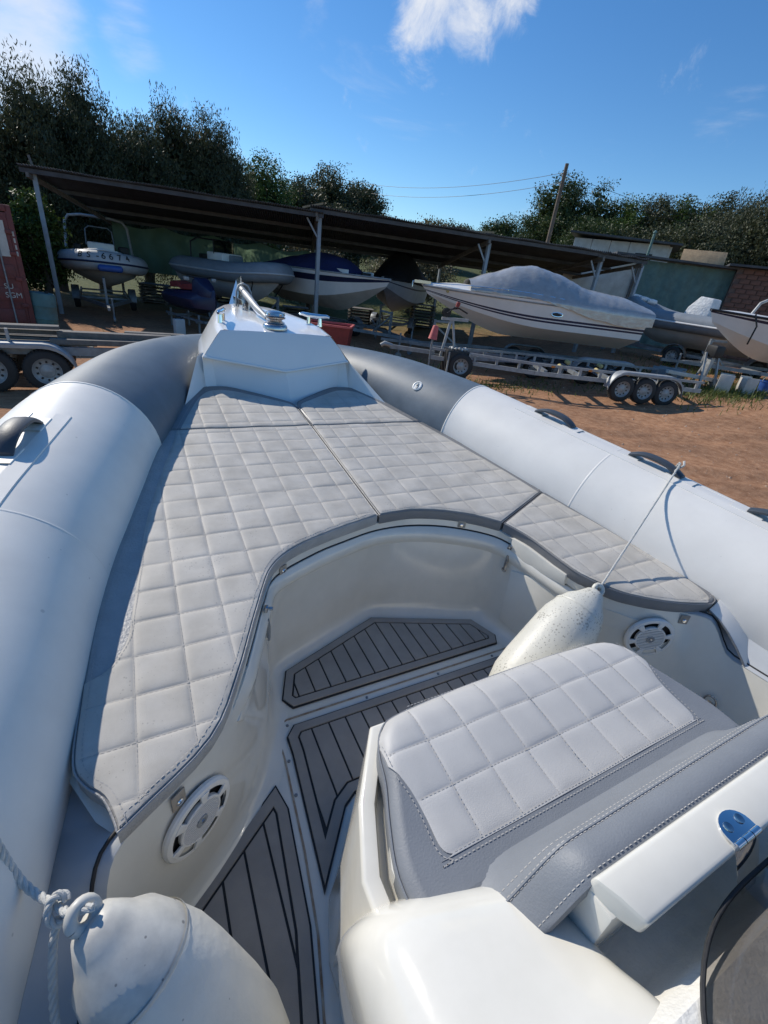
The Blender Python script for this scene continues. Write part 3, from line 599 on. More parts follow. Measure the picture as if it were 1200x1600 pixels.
boat_trailer('trailer under the slate grey inflatable', (2.6, 19.6, 0), math.atan2(17.1 - 21.7, 2.45), 6.0, 1.7, .45)
zr3 = GH(17.4, 11)
r3, P3 = rib('inflatable_boat', 'grey inflatable with upturned bow and white covered console at right', (16.7, 13.0), (17.5, 8.7), 4.8, 2.1, .30, 1.42, 'boat_slate', 'hull_dull', .62, .42, stripe='boat_white', root_z=zr3)
cv = MB().loft([[(-.75, -.42, 1.5), (-.75, .42, 1.5), (.15, .42, 1.5), (.15, -.42, 1.5)], [(-.72, -.40, 1.95), (-.72, .40, 1.95), (.02, .40, 1.95), (.02, -.40, 1.95)], [(-.70, -.38, 2.28), (-.70, .38, 2.28), (-.25, .36, 2.32), (-.25, -.36, 2.32)]])
cv.build('console_cover', 'white_cloth', r3, bevel=.05)
for k in range(3): MB().lathe([(.02, -.2), (.08, -.16), (.09, 0), (.08, .16), (.02, .2)], (2.0 - .25 * k, .25 - .15 * k, 2.08 - .05 * k), (.6, .8, .1), 12).build('fender_roll', 'white_cloth', r3)
boat_trailer('trailer under the grey inflatable with covered console', (17.2, 10.6, zr3), math.atan2(4.3, -.8), 5.4, 1.7, .42)
# outboard bracket and junk pile
ob = thing('outboard_motor', 'old outboard motor leg standing among scrap metal right of the trailer', 'motor', (14.1, 7.9, GH(14.1, 7.9)), 1.2)
MB().box((0, 0, 1.05), (.42, .3, .34)).build('motor_cowl', 'black', ob, bevel=.07); MB().loft([[(-.08, -.06, .9), (.08, -.06, .9), (.08, .06, .9), (-.08, .06, .9)], [(-.05, -.04, .3), (.09, -.04, .3), (.09, .04, .3), (-.05, .04, .3)]]).build('motor_leg', 'galv_pale', ob, bevel=.02)
MB().bar((-.3, -.25, 0), (.05, -.2, 1.0), .05).bar((-.3, .25, 0), (.05, .2, 1.0), .05).bar((.4, 0, 0), (.1, 0, .9), .05).build('motor_stand', 'galv_pale', ob)
for k, (x, y, a, w, l, h, m, lab) in enumerate(((14.25, 7.35, .5, .5, .35, .5, 'panel_white', 'pale plastic crate tipped on end in the scrap heap'), (14.75, 7.0, .9, .45, .3, .45, 'panel_white', 'second pale crate at the right of the scrap heap'), (13.6, 8.9, .2, .5, .4, .45, 'boat_slate', 'slate blue bin behind the trailer tail'), (14.1, 8.7, .3, .45, .35, .4, 'boat_slate', 'smaller slate bin beside the first one'))):
    b_ = thing('crate', lab, 'crate', (x, y, GH(x, y)), a, 'crates behind the trailer'); wt = .03
    MB().box((0, 0, wt / 2 + .02), (w, l, wt)).build('crate_floor', m, b_, bevel=.01)
    for sx in (-1, 1): MB().box((sx * (w / 2 - .015), 0, h / 2), (.03, l, h)).build('crate_side', m, b_, bevel=.008)
    for sy in (-1, 1): MB().box((0, sy * (l / 2 - .015), h / 2 - .02), (w - .06, .028, h - .05)).build('crate_side', m, b_, bevel=.008)
pk = thing('scrap_beam', 'white painted beam lying on the weeds behind the trailer', 'beam', (13.7, 7.95, GH(13.7, 7.95)), TD)
MB().bar((-.9, 0, .42), (.9, .05, .30), .14, .10).build('beam', 'panel_white', pk, bevel=.01); MB().box((.7, 0, .13), (.2, .2, .26)).box((-.7, 0, .18), (.2, .2, .36)).build('beam_block', 'timber', pk, bevel=.01)
# white boat with arch at the right edge
zr4 = GH(15.4, 6.5)
rb = thing('cuddy_boat', 'white open boat with silver roll bar and windscreen at the right edge', 'boat', (17.15, 7.55, zr4), math.atan2(2.15, -4.8), 'boats stored in the yard')
H4 = Hull(5.8, 2.1, 1.15, .72, .7, .12, 2.6)
H4.band(0, .13, 'gunwale', 'boat_white', rb, lift=.015); H4.band(.13, .24, 'stripe', 'navy', rb); H4.band(.24, 1, 'topside', 'boat_white', rb); H4.band(1, 2, 'hull_bottom', 'boat_white', rb); H4.transom('boat_white', rb); H4.deck(0, .995, 'boat_white', rb, crown=.08); H4.rail(.035, .02, 'rub_rail', 'black', rb)
MB().tube([(.9, .85, 1.95), (.75, .84, 2.35), (.3, .8, 2.62), (-.5, .8, 2.66), (-1.3, .8, 2.6)], .045, 10).build('roll_bar', 'galv_pale', rb)
MB().tube([(.9, -.85, 1.95), (.75, -.84, 2.35), (.3, -.8, 2.62), (-.5, -.8, 2.66), (-1.3, -.8, 2.6)], .045, 10).build('roll_bar', 'galv_pale', rb)
for y in (-.6, .0, .6): MB().bar((-.2, y, 1.9), (-.55, y, 2.4), .035).build('windscreen_post', 'boat_white', rb)
MB().loft([[(-.18, -.8, 1.9), (-.18, .8, 1.9)], [(-.55, -.75, 2.42), (-.55, .75, 2.42)]], False).build('windscreen', 'clear', rb)
MB().tube([(-.55, -.75, 2.42), (-.55, .75, 2.42)], .025, 8).build('windscreen_frame', 'boat_white', rb)
MB().lathe([(.02, -.26), (.2, -.2), (.24, 0), (.2, .2), (.02, .26)], (.55, .1, 2.02), (1, .3, 0), 18).build('grey_bag', 'boat_grey', rb)
MB().tube([(-.9, .8, 2.0), (-1.1, .78, 3.1)], .022, 8).tube([(-1.6, .8, 2.0), (-1.2, .78, 3.1)], .022, 8).build('bimini_frame', 'galv_pale', rb)
MB().loft([[(-.75, -.85, 3.12), (-.75, .85, 3.12), (-.85, .85, 3.2), (-.85, -.85, 3.2)], [(-2.2, -.85, 3.18), (-2.2, .85, 3.18), (-2.2, .85, 3.3), (-2.2, -.85, 3.3)]]).build('bimini_top', 'black_cloth', rb, bevel=.03)
MB().tube([(1.9, .55, 2.0), (1.85, .72, 1.7), (1.8, .62, 1.2)], .025, 6).build('bow_line', 'black', rb)
boat_trailer('trailer under the white open boat at the right edge', (17.3, 7.5, zr4), math.atan2(2.15, -4.8), 6.2, 1.8, .45)
bkt = thing('bucket', 'small blue plastic bucket in the weeds at the right edge', 'bucket', (15.45, 6.85, GH(15.45, 6.85)))
MB().lathe([(.14, 0), (.17, .30), (.185, .30), (.185, .33), (.16, .33), (.15, .05), (0, .05)], (0, 0, 0), (0, 0, 1), 20, (True, False)).build('bucket_body', 'blue', bkt); MB().tube([(.18 * math.cos(a), 0.05, .31 + .14 * math.sin(a)) for a in np.linspace(0, math.pi, 12)], .006, 5).build('bucket_handle', 'galv_pale', bkt)

# jet ski under the shed
js = thing('jet_ski', 'dark blue jet ski with red seat between the two inflatables', 'jet ski', (.95, 17.0, 0), R(-68))
g = []
for u in np.linspace(0, 1, 15):
    w = .55 * (1 - max(0, (u - .5) / .5) ** 2.2) * (.8 + .2 * min(1, u * 5)); x = -1.3 + 2.6 * u; zk2 = .55 + .3 * max(0, (u - .6) / .4) ** 2
    g.append([Vector((x, w, .98)), Vector((x, w * .85, .75)), Vector((x, 0, zk2)), Vector((x, -w * .85, .75)), Vector((x, -w, .98)), Vector((x, -w * .6, 1.08 + .12 * u)), Vector((x, 0, 1.12 + .2 * u)), Vector((x, w * .6, 1.08 + .12 * u))])
MB().loft(g).build('hull', 'navy', js, smooth=50)
MB().loft([[(x, -w, z - .18), (x, -w, z - .03), (x, -w * .6, z), (x, w * .6, z), (x, w, z - .03), (x, w, z - .18)] for x, w, z in ((-1.1, .2, 1.36), (-.6, .22, 1.42), (-.3, .2, 1.36), (.1, .18, 1.40), (.35, .15, 1.42))]).build('seat', 'red', js, smooth=50)
MB().loft([[(x, -w, 1.1), (x, -w * .8, z), (x, w * .8, z), (x, w, 1.1)] for x, w, z in ((.3, .22, 1.5), (.55, .28, 1.6), (.9, .25, 1.42), (1.2, .1, 1.28))]).build('hood', 'navy', js, bevel=.03)
MB().tube([(.42, -.4, 1.62), (.5, -.2, 1.6), (.55, 0, 1.6), (.5, .2, 1.6), (.42, .4, 1.62)], .025, 8).build('handlebar', 'black', js)
for s in (-1, 1): MB().box((.5, s * .45, 1.55), (.06, .16, .1)).build('mirror', 'galv_pale', js, bevel=.02)
MB().bar((-1.2, -.35, .4), (1.3, -.35, .4), .06).bar((-1.2, .35, .4), (1.3, .35, .4), .06).bar((-1, -.4, .35), (-1, .4, .35), .06).bar((.8, -.4, .35), (.8, .4, .35), .06).bar((-1, -.3, 0), (-1, -.3, .56), .05).bar((-1, .3, 0), (-1, .3, .56), .05).bar((.8, -.3, 0), (.8, -.3, .56), .05).bar((.8, .3, 0), (.8, .3, .56), .05).build('cradle', 'galv', js)
pb_ = thing('jerry_can', 'small pale jerry can standing on the ground in front of the jet ski', 'can', (.35, 15.6, 0), .4)
MB().box((0, 0, .24), (.3, .18, .48)).build('can_body', 'boat_grey', pb_, bevel=.03); MB().tube([(-.09, 0, .48), (-.08, 0, .54), (.06, 0, .54), (.07, 0, .48)], .018, 6).cyl((.1, 0, .47), (.13, 0, .53), .025, 10).build('can_handle', 'black', pb_)
# red skip behind the bow
rc = thing('skip_bin', 'rusty red open metal bin just behind the bow cleat', 'bin', (4.15, 13.0, 0), R(-30))
for a_, b_2 in (((-.62, -.42), (.62, -.42)), ((.62, -.42), (.62, .42)), ((.62, .42), (-.62, .42)), ((-.62, .42), (-.62, -.42))):
    MB().loft([[(a_[0] * .85, a_[1] * .85, .1), (b_2[0] * .85, b_2[1] * .85, .1)], [(a_[0], a_[1], .92), (b_2[0], b_2[1], .92)]], False).build('bin_side', 'red', rc)
    MB().bar((*a_, .93), (*b_2, .93), .06, .05).build('bin_rim', 'red_faded', rc)
MB().box((0, 0, .11), (1.0, .68, .02)).build('bin_floor', 'red', rc)

# shipping container
ct = thing('shipping_container', 'dark red shipping container at the left edge with its doors towards the boats', 'container', (-4.32, 15.0, .0), R(11))
CW, CH, CL = 2.44, 2.75, 6.0
for s in (-1, 1):
    mb = MB(); g = []
    for k in range(81):
        y = k / 80 * CL; o = .02 if (k % 4) in (0, 1) else -.02; g.append([(s * (CW / 2 - .06) + o * s, y, .15), (s * (CW / 2 - .06) + o * s, y, CH - .12)])
    mb.grid(g).build('side_wall', 'container_red', ct, smooth=0)
    MB().box((s * (CW / 2 - .04), .05, CH / 2), (.12, .12, CH)).build('corner_post', 'container_red', ct, bevel=.015)
    dr_ = MB().box((s * .57, -.0, CH / 2), (1.10, .05, CH - .32)).build('door', 'container_red', ct, bevel=.01)
    for k in range(5): MB().box((s * .57, -.035, .35 + k * .5), (.98, .03, .30)).build('door_rib', 'container_red', dr_, bevel=.012)
    for q in (.25, .85): MB().cyl((s * q, -.075, .15), (s * q, -.075, CH - .12), .018, 8).build('lock_bar', 'galv', dr_)
    for q in (.6, 1.2, 1.75, 2.2): MB().box((s * 1.10, -.06, q), (.13, .04, .08)).build('door_hinge', 'container_red', dr_, bevel=.01)
MB().box((0, .05, CH - .07), (CW - .1, .12, .14)).build('header', 'container_red', ct, bevel=.01); MB().box((0, .05, .08), (CW - .1, .12, .16)).build('sill', 'container_red', ct, bevel=.01)
MB().box((0, CL / 2, CH - .03), (CW - .12, CL - .1, .04)).build('roof', 'container_red', ct); MB().box((0, CL / 2, .14), (CW - .14, CL - .1, .05)).build('floor', 'timber', ct); MB().box((0, CL, CH / 2), (CW - .1, .05, CH - .1)).build('end_wall', 'container_red', ct)
MB().box((.92, -.055, 2.05), (.24, .004, .75)).build('sticker', 'panel_white', ct)
for k in range(4): MB().box((1.185, -.013, 1.75 + k * .14), (.035, .004, .10)).build('stencil_mark', 'panel_white', ct)
letters('SU', ct, (.86, -.053, 1.02), (R(90), 0, 0), .16, 'panel_white', 'stencil'); letters('SGM', ct, (.92, -.053, .82), (R(90), 0, 0), .17, 'panel_white', 'stencil')
dm = thing('plastic_drum', 'teal blue plastic drum leaning beside the container', 'drum', (-2.95, 15.5, 0))
MB().lathe([(.27, 0), (.29, .03), (.29, .27), (.3, .29), (.29, .31), (.29, .58), (.3, .6), (.29, .62), (.29, .86), (.26, .9), (.0, .9)], (0, 0, 0), (.08, 0, 1), 24).build('drum_body', 'teal', dm); MB().cyl((.17, 0, .9), (.18, 0, .94), .04, 10).build('drum_cap', 'black', dm)

# ------------------------------------------------------------------ the long boat shed
SA, SM, SP3, SP4, SE = Vector((-2.9, 18.9)), Vector((4.9, 16.5)), Vector((10.6, 14.85)), Vector((14.65, 13.35)), Vector((16.3, 12.85))
sdir = (SE - SA).normalized(); sn = Vector((-sdir.y, sdir.x)) * 1.0; sn = sn if sn.y > 0 else -sn
shed = thing('boat_shed', 'long open-fronted boat shed of thin posts under corrugated sheet roofs', 'shed', (SA.x, SA.y, 0))
def SL(p, z): return Vector((p.x - SA.x, p.y - SA.y, z))
bays = [(SA + sdir * -.25, SM + sdir * .12, 3.86, 3.08), (SM + sdir * -.3, SP3 + sdir * .1, 3.98, 3.15), (SP3 - sdir * .3, SP4 + sdir * .1, 3.98, 3.2), (SP4 - sdir * .3, SE, 3.95, 3.25)]
for bi, (a, b, zf_, zb_) in enumerate(bays):
    L = (b - a).length; n = int(L / .075); g = []
    rb_ = random.Random(bi); parts = 5
    for j in range(8):
        v = j / 7; row = []
        for k in range(n * 4 + 1):
            u = k / (n * 4); q = a.lerp(b, u) + sn * (6.5 * v - .35); w = .022 * math.sin(k * math.pi / 2 / 1.0) + .015 * math.sin(u * 17 + bi) * (1 - v)
            row.append(SL(q, zf_ + (zb_ - zf_) * v + w))
        g.append(row)
    top = MB().grid(g); rf = top.build('roof_sheet', 'sheet_roof', shed, smooth=60); sol = rf.modifiers.new('th', 'SOLIDIFY'); sol.thickness = .012
    for v in (.02, .35, .68, .97):
        q0 = a + sn * (6.5 * v - .35); q1 = b + sn * (6.5 * v - .35); z = zf_ + (zb_ - zf_) * v - .085
        MB().bar(SL(q0, z), SL(q1, z), .07, .11).build('purlin', 'sheet_roof', shed)
    for e_ in (a + sdir * .2, b - sdir * .2):
        MB().bar(SL(e_ - sn * .3, zf_ - .2), SL(e_ + sn * 6.0, zb_ - .2), .08, .12).build('rafter', 'timber', shed)
for i, p in enumerate((SA, SM, SP3, SP4, SE)):
    MB().bar(SL(p, 0), SL(p, 3.75), .12, .12).build('front_post', 'post_blue', shed, bevel=.008)
    q = p + sn * 6.0; MB().bar(SL(q, 0), SL(q, 3.0), .10, .10).build('rear_post', 'post_blue' if i else 'timber', shed, bevel=.006)
    if 0 < i < 5: MB().bar(SL(p, 3.1), SL(p - sdir * .4, 3.68), .05).build('brace', 'post_blue', shed)
MB().bar(SL(SM - sdir * .55, 3.93), SL(SM + sdir * .1, 4.12), .08, .05).build('ridge_board', 'ply', shed); MB().bar(SL(SP3 - sdir * 1.2, 3.98), SL(SP3 + sdir * .1, 4.08), .08, .05).build('ridge_board', 'ply', shed)
MB().bar(SL(SA + sn * .0, 3.9), SL(SA + Vector((-.05, 0)), 4.15), .06).build('post_stub', 'timber', shed)
# green shade net across the back of the first bay
from mathutils import noise as mnz
net = MB(); g = []
for k in range(90):
    u = k / 89; q = (SA + sn * 5.7).lerp(SM + sn * 5.7 + sdir * .6, u); row = []
    sag = .18 * abs(math.sin(u * math.pi * 4.5)) + .15 * u
    for j in range(22):
        v = j / 21; fold = .16 * math.sin(u * 60 + 3 * mnz.noise(Vector((u * 8, v * 2, 1)))) * (1 - v * .4) * (.35 + abs(mnz.noise(Vector((u * 5, 2, 2))))); row.append(Vector((q.x, q.y, 0)) + Vector((sn.x, sn.y, 0)) * fold + Vector((0, 0, 1.25 + (1.78 - sag) * v)))
    g.append(row)
no = net.grid(g).build('shade_net', 'net', None, smooth=80); tag(no, 'green shade netting hung behind the inflatables in the shed', 'net')
# low dark clutter wall at the back
for k in range(5):
    p = SA + sn * 6.4 + sdir * (k * 3.1 + 1.2); hh = .9 + .3 * math.sin(k * 2.1)
    t_ = thing('pallet_stack', 'dark wooden pallets stacked behind the ' + ('lettered inflatable', 'jet ski', 'slate grey inflatable', 'navy-covered bowrider', 'black-covered boat')[k], 'pallets', (p.x, p.y, GH(p.x, p.y)), math.atan2(sdir.y, sdir.x) + .1 * math.sin(k), 'pallet stacks along the back of the shed')
    for j in range(int(hh / .14)):
        MB().box((0, 0, .07 + j * .14), (1.2, .9, .03)).box((-.5, 0, .02 + j * .14), (.1, .9, .08)).box((.5, 0, .02 + j * .14), (.1, .9, .08)).build('pallet', 'timber', t_)

# ------------------------------------------------------------------ buildings behind at the right
tw = thing('tarp_shelter', 'shelter closed with a hanging teal tarpaulin beyond the end of the shed', 'shelter', (19.4, 15.3, GH(19.4, 15.3)))
a = Vector((0, 0)); b = Vector((3.2, -2.35)); dd = (b - a).normalized(); nn = Vector((-dd.y, dd.x)); g = []
for k in range(60):
    u = k / 59; q = a.lerp(b, u); row = []
    for j in range(9): v = j / 8; f_ = .05 * math.sin(u * 38 + v) * (1 - v * .3) + .04 * math.sin(u * 15); row.append(Vector((q.x - nn.x * f_, q.y - nn.y * f_, 3.6 * v)))
    g.append(row)
MB().grid(g).build('tarpaulin', 'teal', tw, smooth=80)
MB().bar((-1.0, .7, 3.72), (3.6, -2.65, 3.66), .9, .08).build('roof_edge', 'sheet_roof', tw); MB().bar((0, .1, 0), (0, .1, 3.65), .1).build('post', 'timber', tw); MB().bar((3.2, -2.25, 0), (3.2, -2.25, 3.65), .1).build('post', 'timber', tw)
MB().grid([[(-2.4, 2.0, .0), (-2.4, 2.0, 3.5)], [(0, .2, 0), (0, .2, 3.5)]]).build('side_sheet', 'panel_white', tw)
# brick shed with individually built courses
bk = thing('brick_shed', 'low brown brick building with a sheet roof at the right edge', 'building', (22.2, 12.7, GH(22.2, 12.7)), math.atan2(-2.6, 1.9))
MB().box((3.5, 1.5, 1.85), (7.0, 3.0, 3.7)).build('wall_core', 'mortar', bk)
bme = MB().box((0, 0, 0), (.36, .06, .165)).build('brick', 'brick', bk, bevel=.008); b0 = True; cnt = 0
for row_ in range(20):
    for k in range(15):
        x = .22 + k * .39 + (.19 if row_ % 2 else 0); z = .1 + row_ * .183
        if x > 5.8: continue
        if b0: bme.location = (x, -.018, z); b0 = False
        else: inst(bme, bk, (x, -.018 + .006 * math.sin(cnt * 7.3), z), name='brick')
        cnt += 1
MB().box((3.4, 1.4, 3.76), (7.6, 3.6, .08)).build('roof', 'sheet_roof', bk)
pw_ = thing('plywood_sheet', 'sunlit plywood sheet leaning on the roof beside the brick building', 'board', (21.5, 13.9, GH(21.5, 13.9) + 3.7), math.atan2(-2.6, 1.9))
MB().box((.0, .3, .28), (1.7, .04, .62), rot=Matrix.Rotation(R(-28), 3, 'X')).build('board', 'ply', pw_, bevel=.005)
MB().box((.0, .42, .1), (1.6, .05, .2)).build('board_batten', 'timber', pw_)
wb = thing('panel_building', 'pale cabin of weathered white panels behind the shed roof', 'building', (21.0, 20.4, GH(21, 20.4)), math.atan2(-2.9, 2.2))
MB().box((2.0, 1.6, 2.3), (4.6, 3.0, 4.6)).build('wall_core', 'panel_white', wb)
for k in range(5): MB().box((.0 + k * .93, .06, 2.35), (.9, .05, 4.6)).build('wall_panel', 'panel_white', wb, bevel=.012)
for k in range(3): MB().box((-.32, .6 + k * .95, 2.35), (.05, .92, 4.6)).build('wall_panel', 'panel_white', wb, bevel=.012)
MB().box((2.0, 1.5, 4.78), (5.4, 3.8, .09), rot=Matrix.Rotation(R(2), 3, 'Y')).build('roof', 'sheet_roof', wb)
MB().box((3.1, .02, 3.9), (.8, .03, .6)).build('window', 'black', wb)
an_ = thing('vent_pipe', 'thin teal vent pipe rising behind the buildings', 'pipe', (22.2, 17.2, GH(22.2, 17.2)))
MB().cyl((0, 0, 0), (.02, 0, 5.0), .06, 10).build('pipe', 'teal', an_); MB().lathe([(.09, 0), (.09, .06), (0, .14)], (.02, 0, 5.0), (0, 0, 1), 10).build('pipe_cap', 'teal', an_)
# utility pole with wires
up = thing('utility_pole', 'dark leaning wooden utility pole carrying wires above the trees', 'pole', (21.2, 23.2, GH(21.2, 23.2)))
pg = GH(21.2, 23.2)
MB().tube([(0, 0, -.2), (.03, .02, 4), (.06, .05, 8.85 - pg)], [.13, .115, .095], 12).build('shaft', 'pole_wood', up)
for z in (8.3, 7.85): MB().lathe([(.03, 0), (.05, .04), (.03, .09), (0, .1)], (-.12, .08, z - pg), (0, 0, 1), 10).build('insulator', 'panel_white', up)
for (x, y, z, z0, sg) in ((15.0, 47, 9.6, 8.4, .9), (15.5, 47, 9.0, 7.95, .9), (60, 8, 8.0, 8.4, 1.5), (58, 2, 6.8, 7.95, 1.5)):
    A_ = Vector((-.12, .08, z0 - pg)); B_ = Vector((x - 21.2, y - 23.2, z - pg)); MB().tube([A_.lerp(B_, k / 20) - Vector((0, 0, sg * 4 * (k / 20) * (1 - k / 20))) for k in range(21)], .011, 5).build('wire', 'black', up)

# ------------------------------------------------------------------ trees: trunk, limbs, leaf by leaf crowns
def make_tree(name, label, x, y, top, rad, style, seed, group, leaf, n=5200, low=.15, lean=0.):
    rg = np.random.default_rng(seed); z0 = GH(x, y); H = top - z0
    t = thing(name, label, 'tree', (x, y, z0), 0, group)
    tk = MB(); q = random.Random(seed)
    tk.tube([(0, 0, -.1), (.05, .03, H * .2), (.1 + lean * .3, .0, H * .45), (lean * .6, .1, H * .75)], [H * .028 + .05, H * .022 + .04, H * .015 + .03, .03], 8)
    cen = []
    nc = {'feather': 120, 'bush': 100, 'pine': 55}[style]
    while len(cen) < nc:
        p = rg.normal(0, 1, 3); p /= np.linalg.norm(p); r_ = rg.uniform(.35, 1.0) ** .5; p = p * r_
        hz = H * (low + (1 - low) / 2); rz_ = H * (1 - low) / 2
        if style == 'pine': hz = H * .72; rz_ = H * .27
        cen.append((p[0] * rad * (1 - .22 * max(0, p[2])) + lean * (p[2] + 1) * .3, p[1] * rad, hz + p[2] * rz_ * (.93 if style != 'feather' else .88)))
    for k in range(11):
        c = cen[k * 5]; m = Vector(c) * .5 + Vector((0, 0, c[2] * .1)); tk.tube([(0.04, 0, H * q.uniform(.15, .5)), tuple(m + Vector((q.uniform(-.2, .2), q.uniform(-.2, .2), 0))), c], [.06, .04, .012], 5)
    tk.build('trunk', 'bark', t, smooth=60)
    per = n // nc; cs = {'feather': (.36, .44), 'bush': (.34, .28), 'pine': (.5, .3)}[style]; sc = rad / 2.3
    C_ = np.repeat(np.array(cen), per, 0); N = len(C_); size = np.repeat(rg.uniform(.7, 1.25, nc), per)[:, None]
    P = C_ + np.clip(rg.normal(0, 1, (N, 3)), -1.7, 1.7) * np.array([cs[0], cs[0], cs[1]]) * sc * size
    P[:, 2] = np.maximum(P[:, 2], .15)
    d = rg.normal(0, 1, (N, 3))
    if style == 'feather': d = d * .55 + np.array([.1, 0, 1.0]); ll, lw = .15, .019
    elif style == 'bush': ll, lw = .098, .037
    else: d = d + np.array([0, 0, .5]); ll, lw = .17, .045
    d /= np.linalg.norm(d, axis=1)[:, None]; s_ = np.cross(d, rg.normal(0, 1, (N, 3))); s_ /= np.linalg.norm(s_, axis=1)[:, None]
    far = max(1., math.hypot(x, y) / 34); lu = rg.uniform(.6, 1.4, (N, 1)) * ll * far; wu = lw * far * rg.uniform(.7, 1.3, (N, 1))
    vs = np.stack([P - d * lu / 2, P + s_ * wu, P + d * lu / 2, P - s_ * wu], 1).reshape(-1, 3)
    M_ = N // 3; Cc = np.array(cen)[rg.integers(0, nc, M_)]; mid = np.array([lean * .3, 0, H * (low + (1 - low) / 2)])
    Pc = mid + (Cc - mid) * rg.uniform(.0, .88, (M_, 1)) + rg.normal(0, .22, (M_, 3)) * sc; Pc[:, 2] = np.maximum(Pc[:, 2], .2)
    dc = rg.normal(0, 1, (M_, 3)) + (np.array([0, 0, 1.2]) if style == 'feather' else 0); dc /= np.linalg.norm(dc, axis=1)[:, None]; sc2 = np.cross(dc, rg.normal(0, 1, (M_, 3))); sc2 /= np.linalg.norm(sc2, axis=1)[:, None]
    lc = rg.uniform(.22, .42, (M_, 1)) * far; wc2 = rg.uniform(.07, .12, (M_, 1)) * far
    vs = np.concatenate([vs, np.stack([Pc - dc * lc / 2, Pc + sc2 * wc2, Pc + dc * lc / 2, Pc - sc2 * wc2], 1).reshape(-1, 3)]); N += M_
    me = bpy.data.meshes.new('crown'); me.vertices.add(N * 4); me.vertices.foreach_set('co', vs.ravel()); me.loops.add(N * 4); me.loops.foreach_set('vertex_index', np.arange(N * 4)); me.polygons.add(N); me.polygons.foreach_set('loop_start', np.arange(0, N * 4, 4)); me.update(calc_edges=True); me.materials.append(MT[leaf])
    o = bpy.data.objects.new('crown', me); col.objects.link(o); o.parent = t
    return t
LT = 'tall feathery trees behind the shed'; MTr = 'olive trees in the middle distance'; RTg = 'trees on the rise at the right'; FT = 'far trees on the skyline'
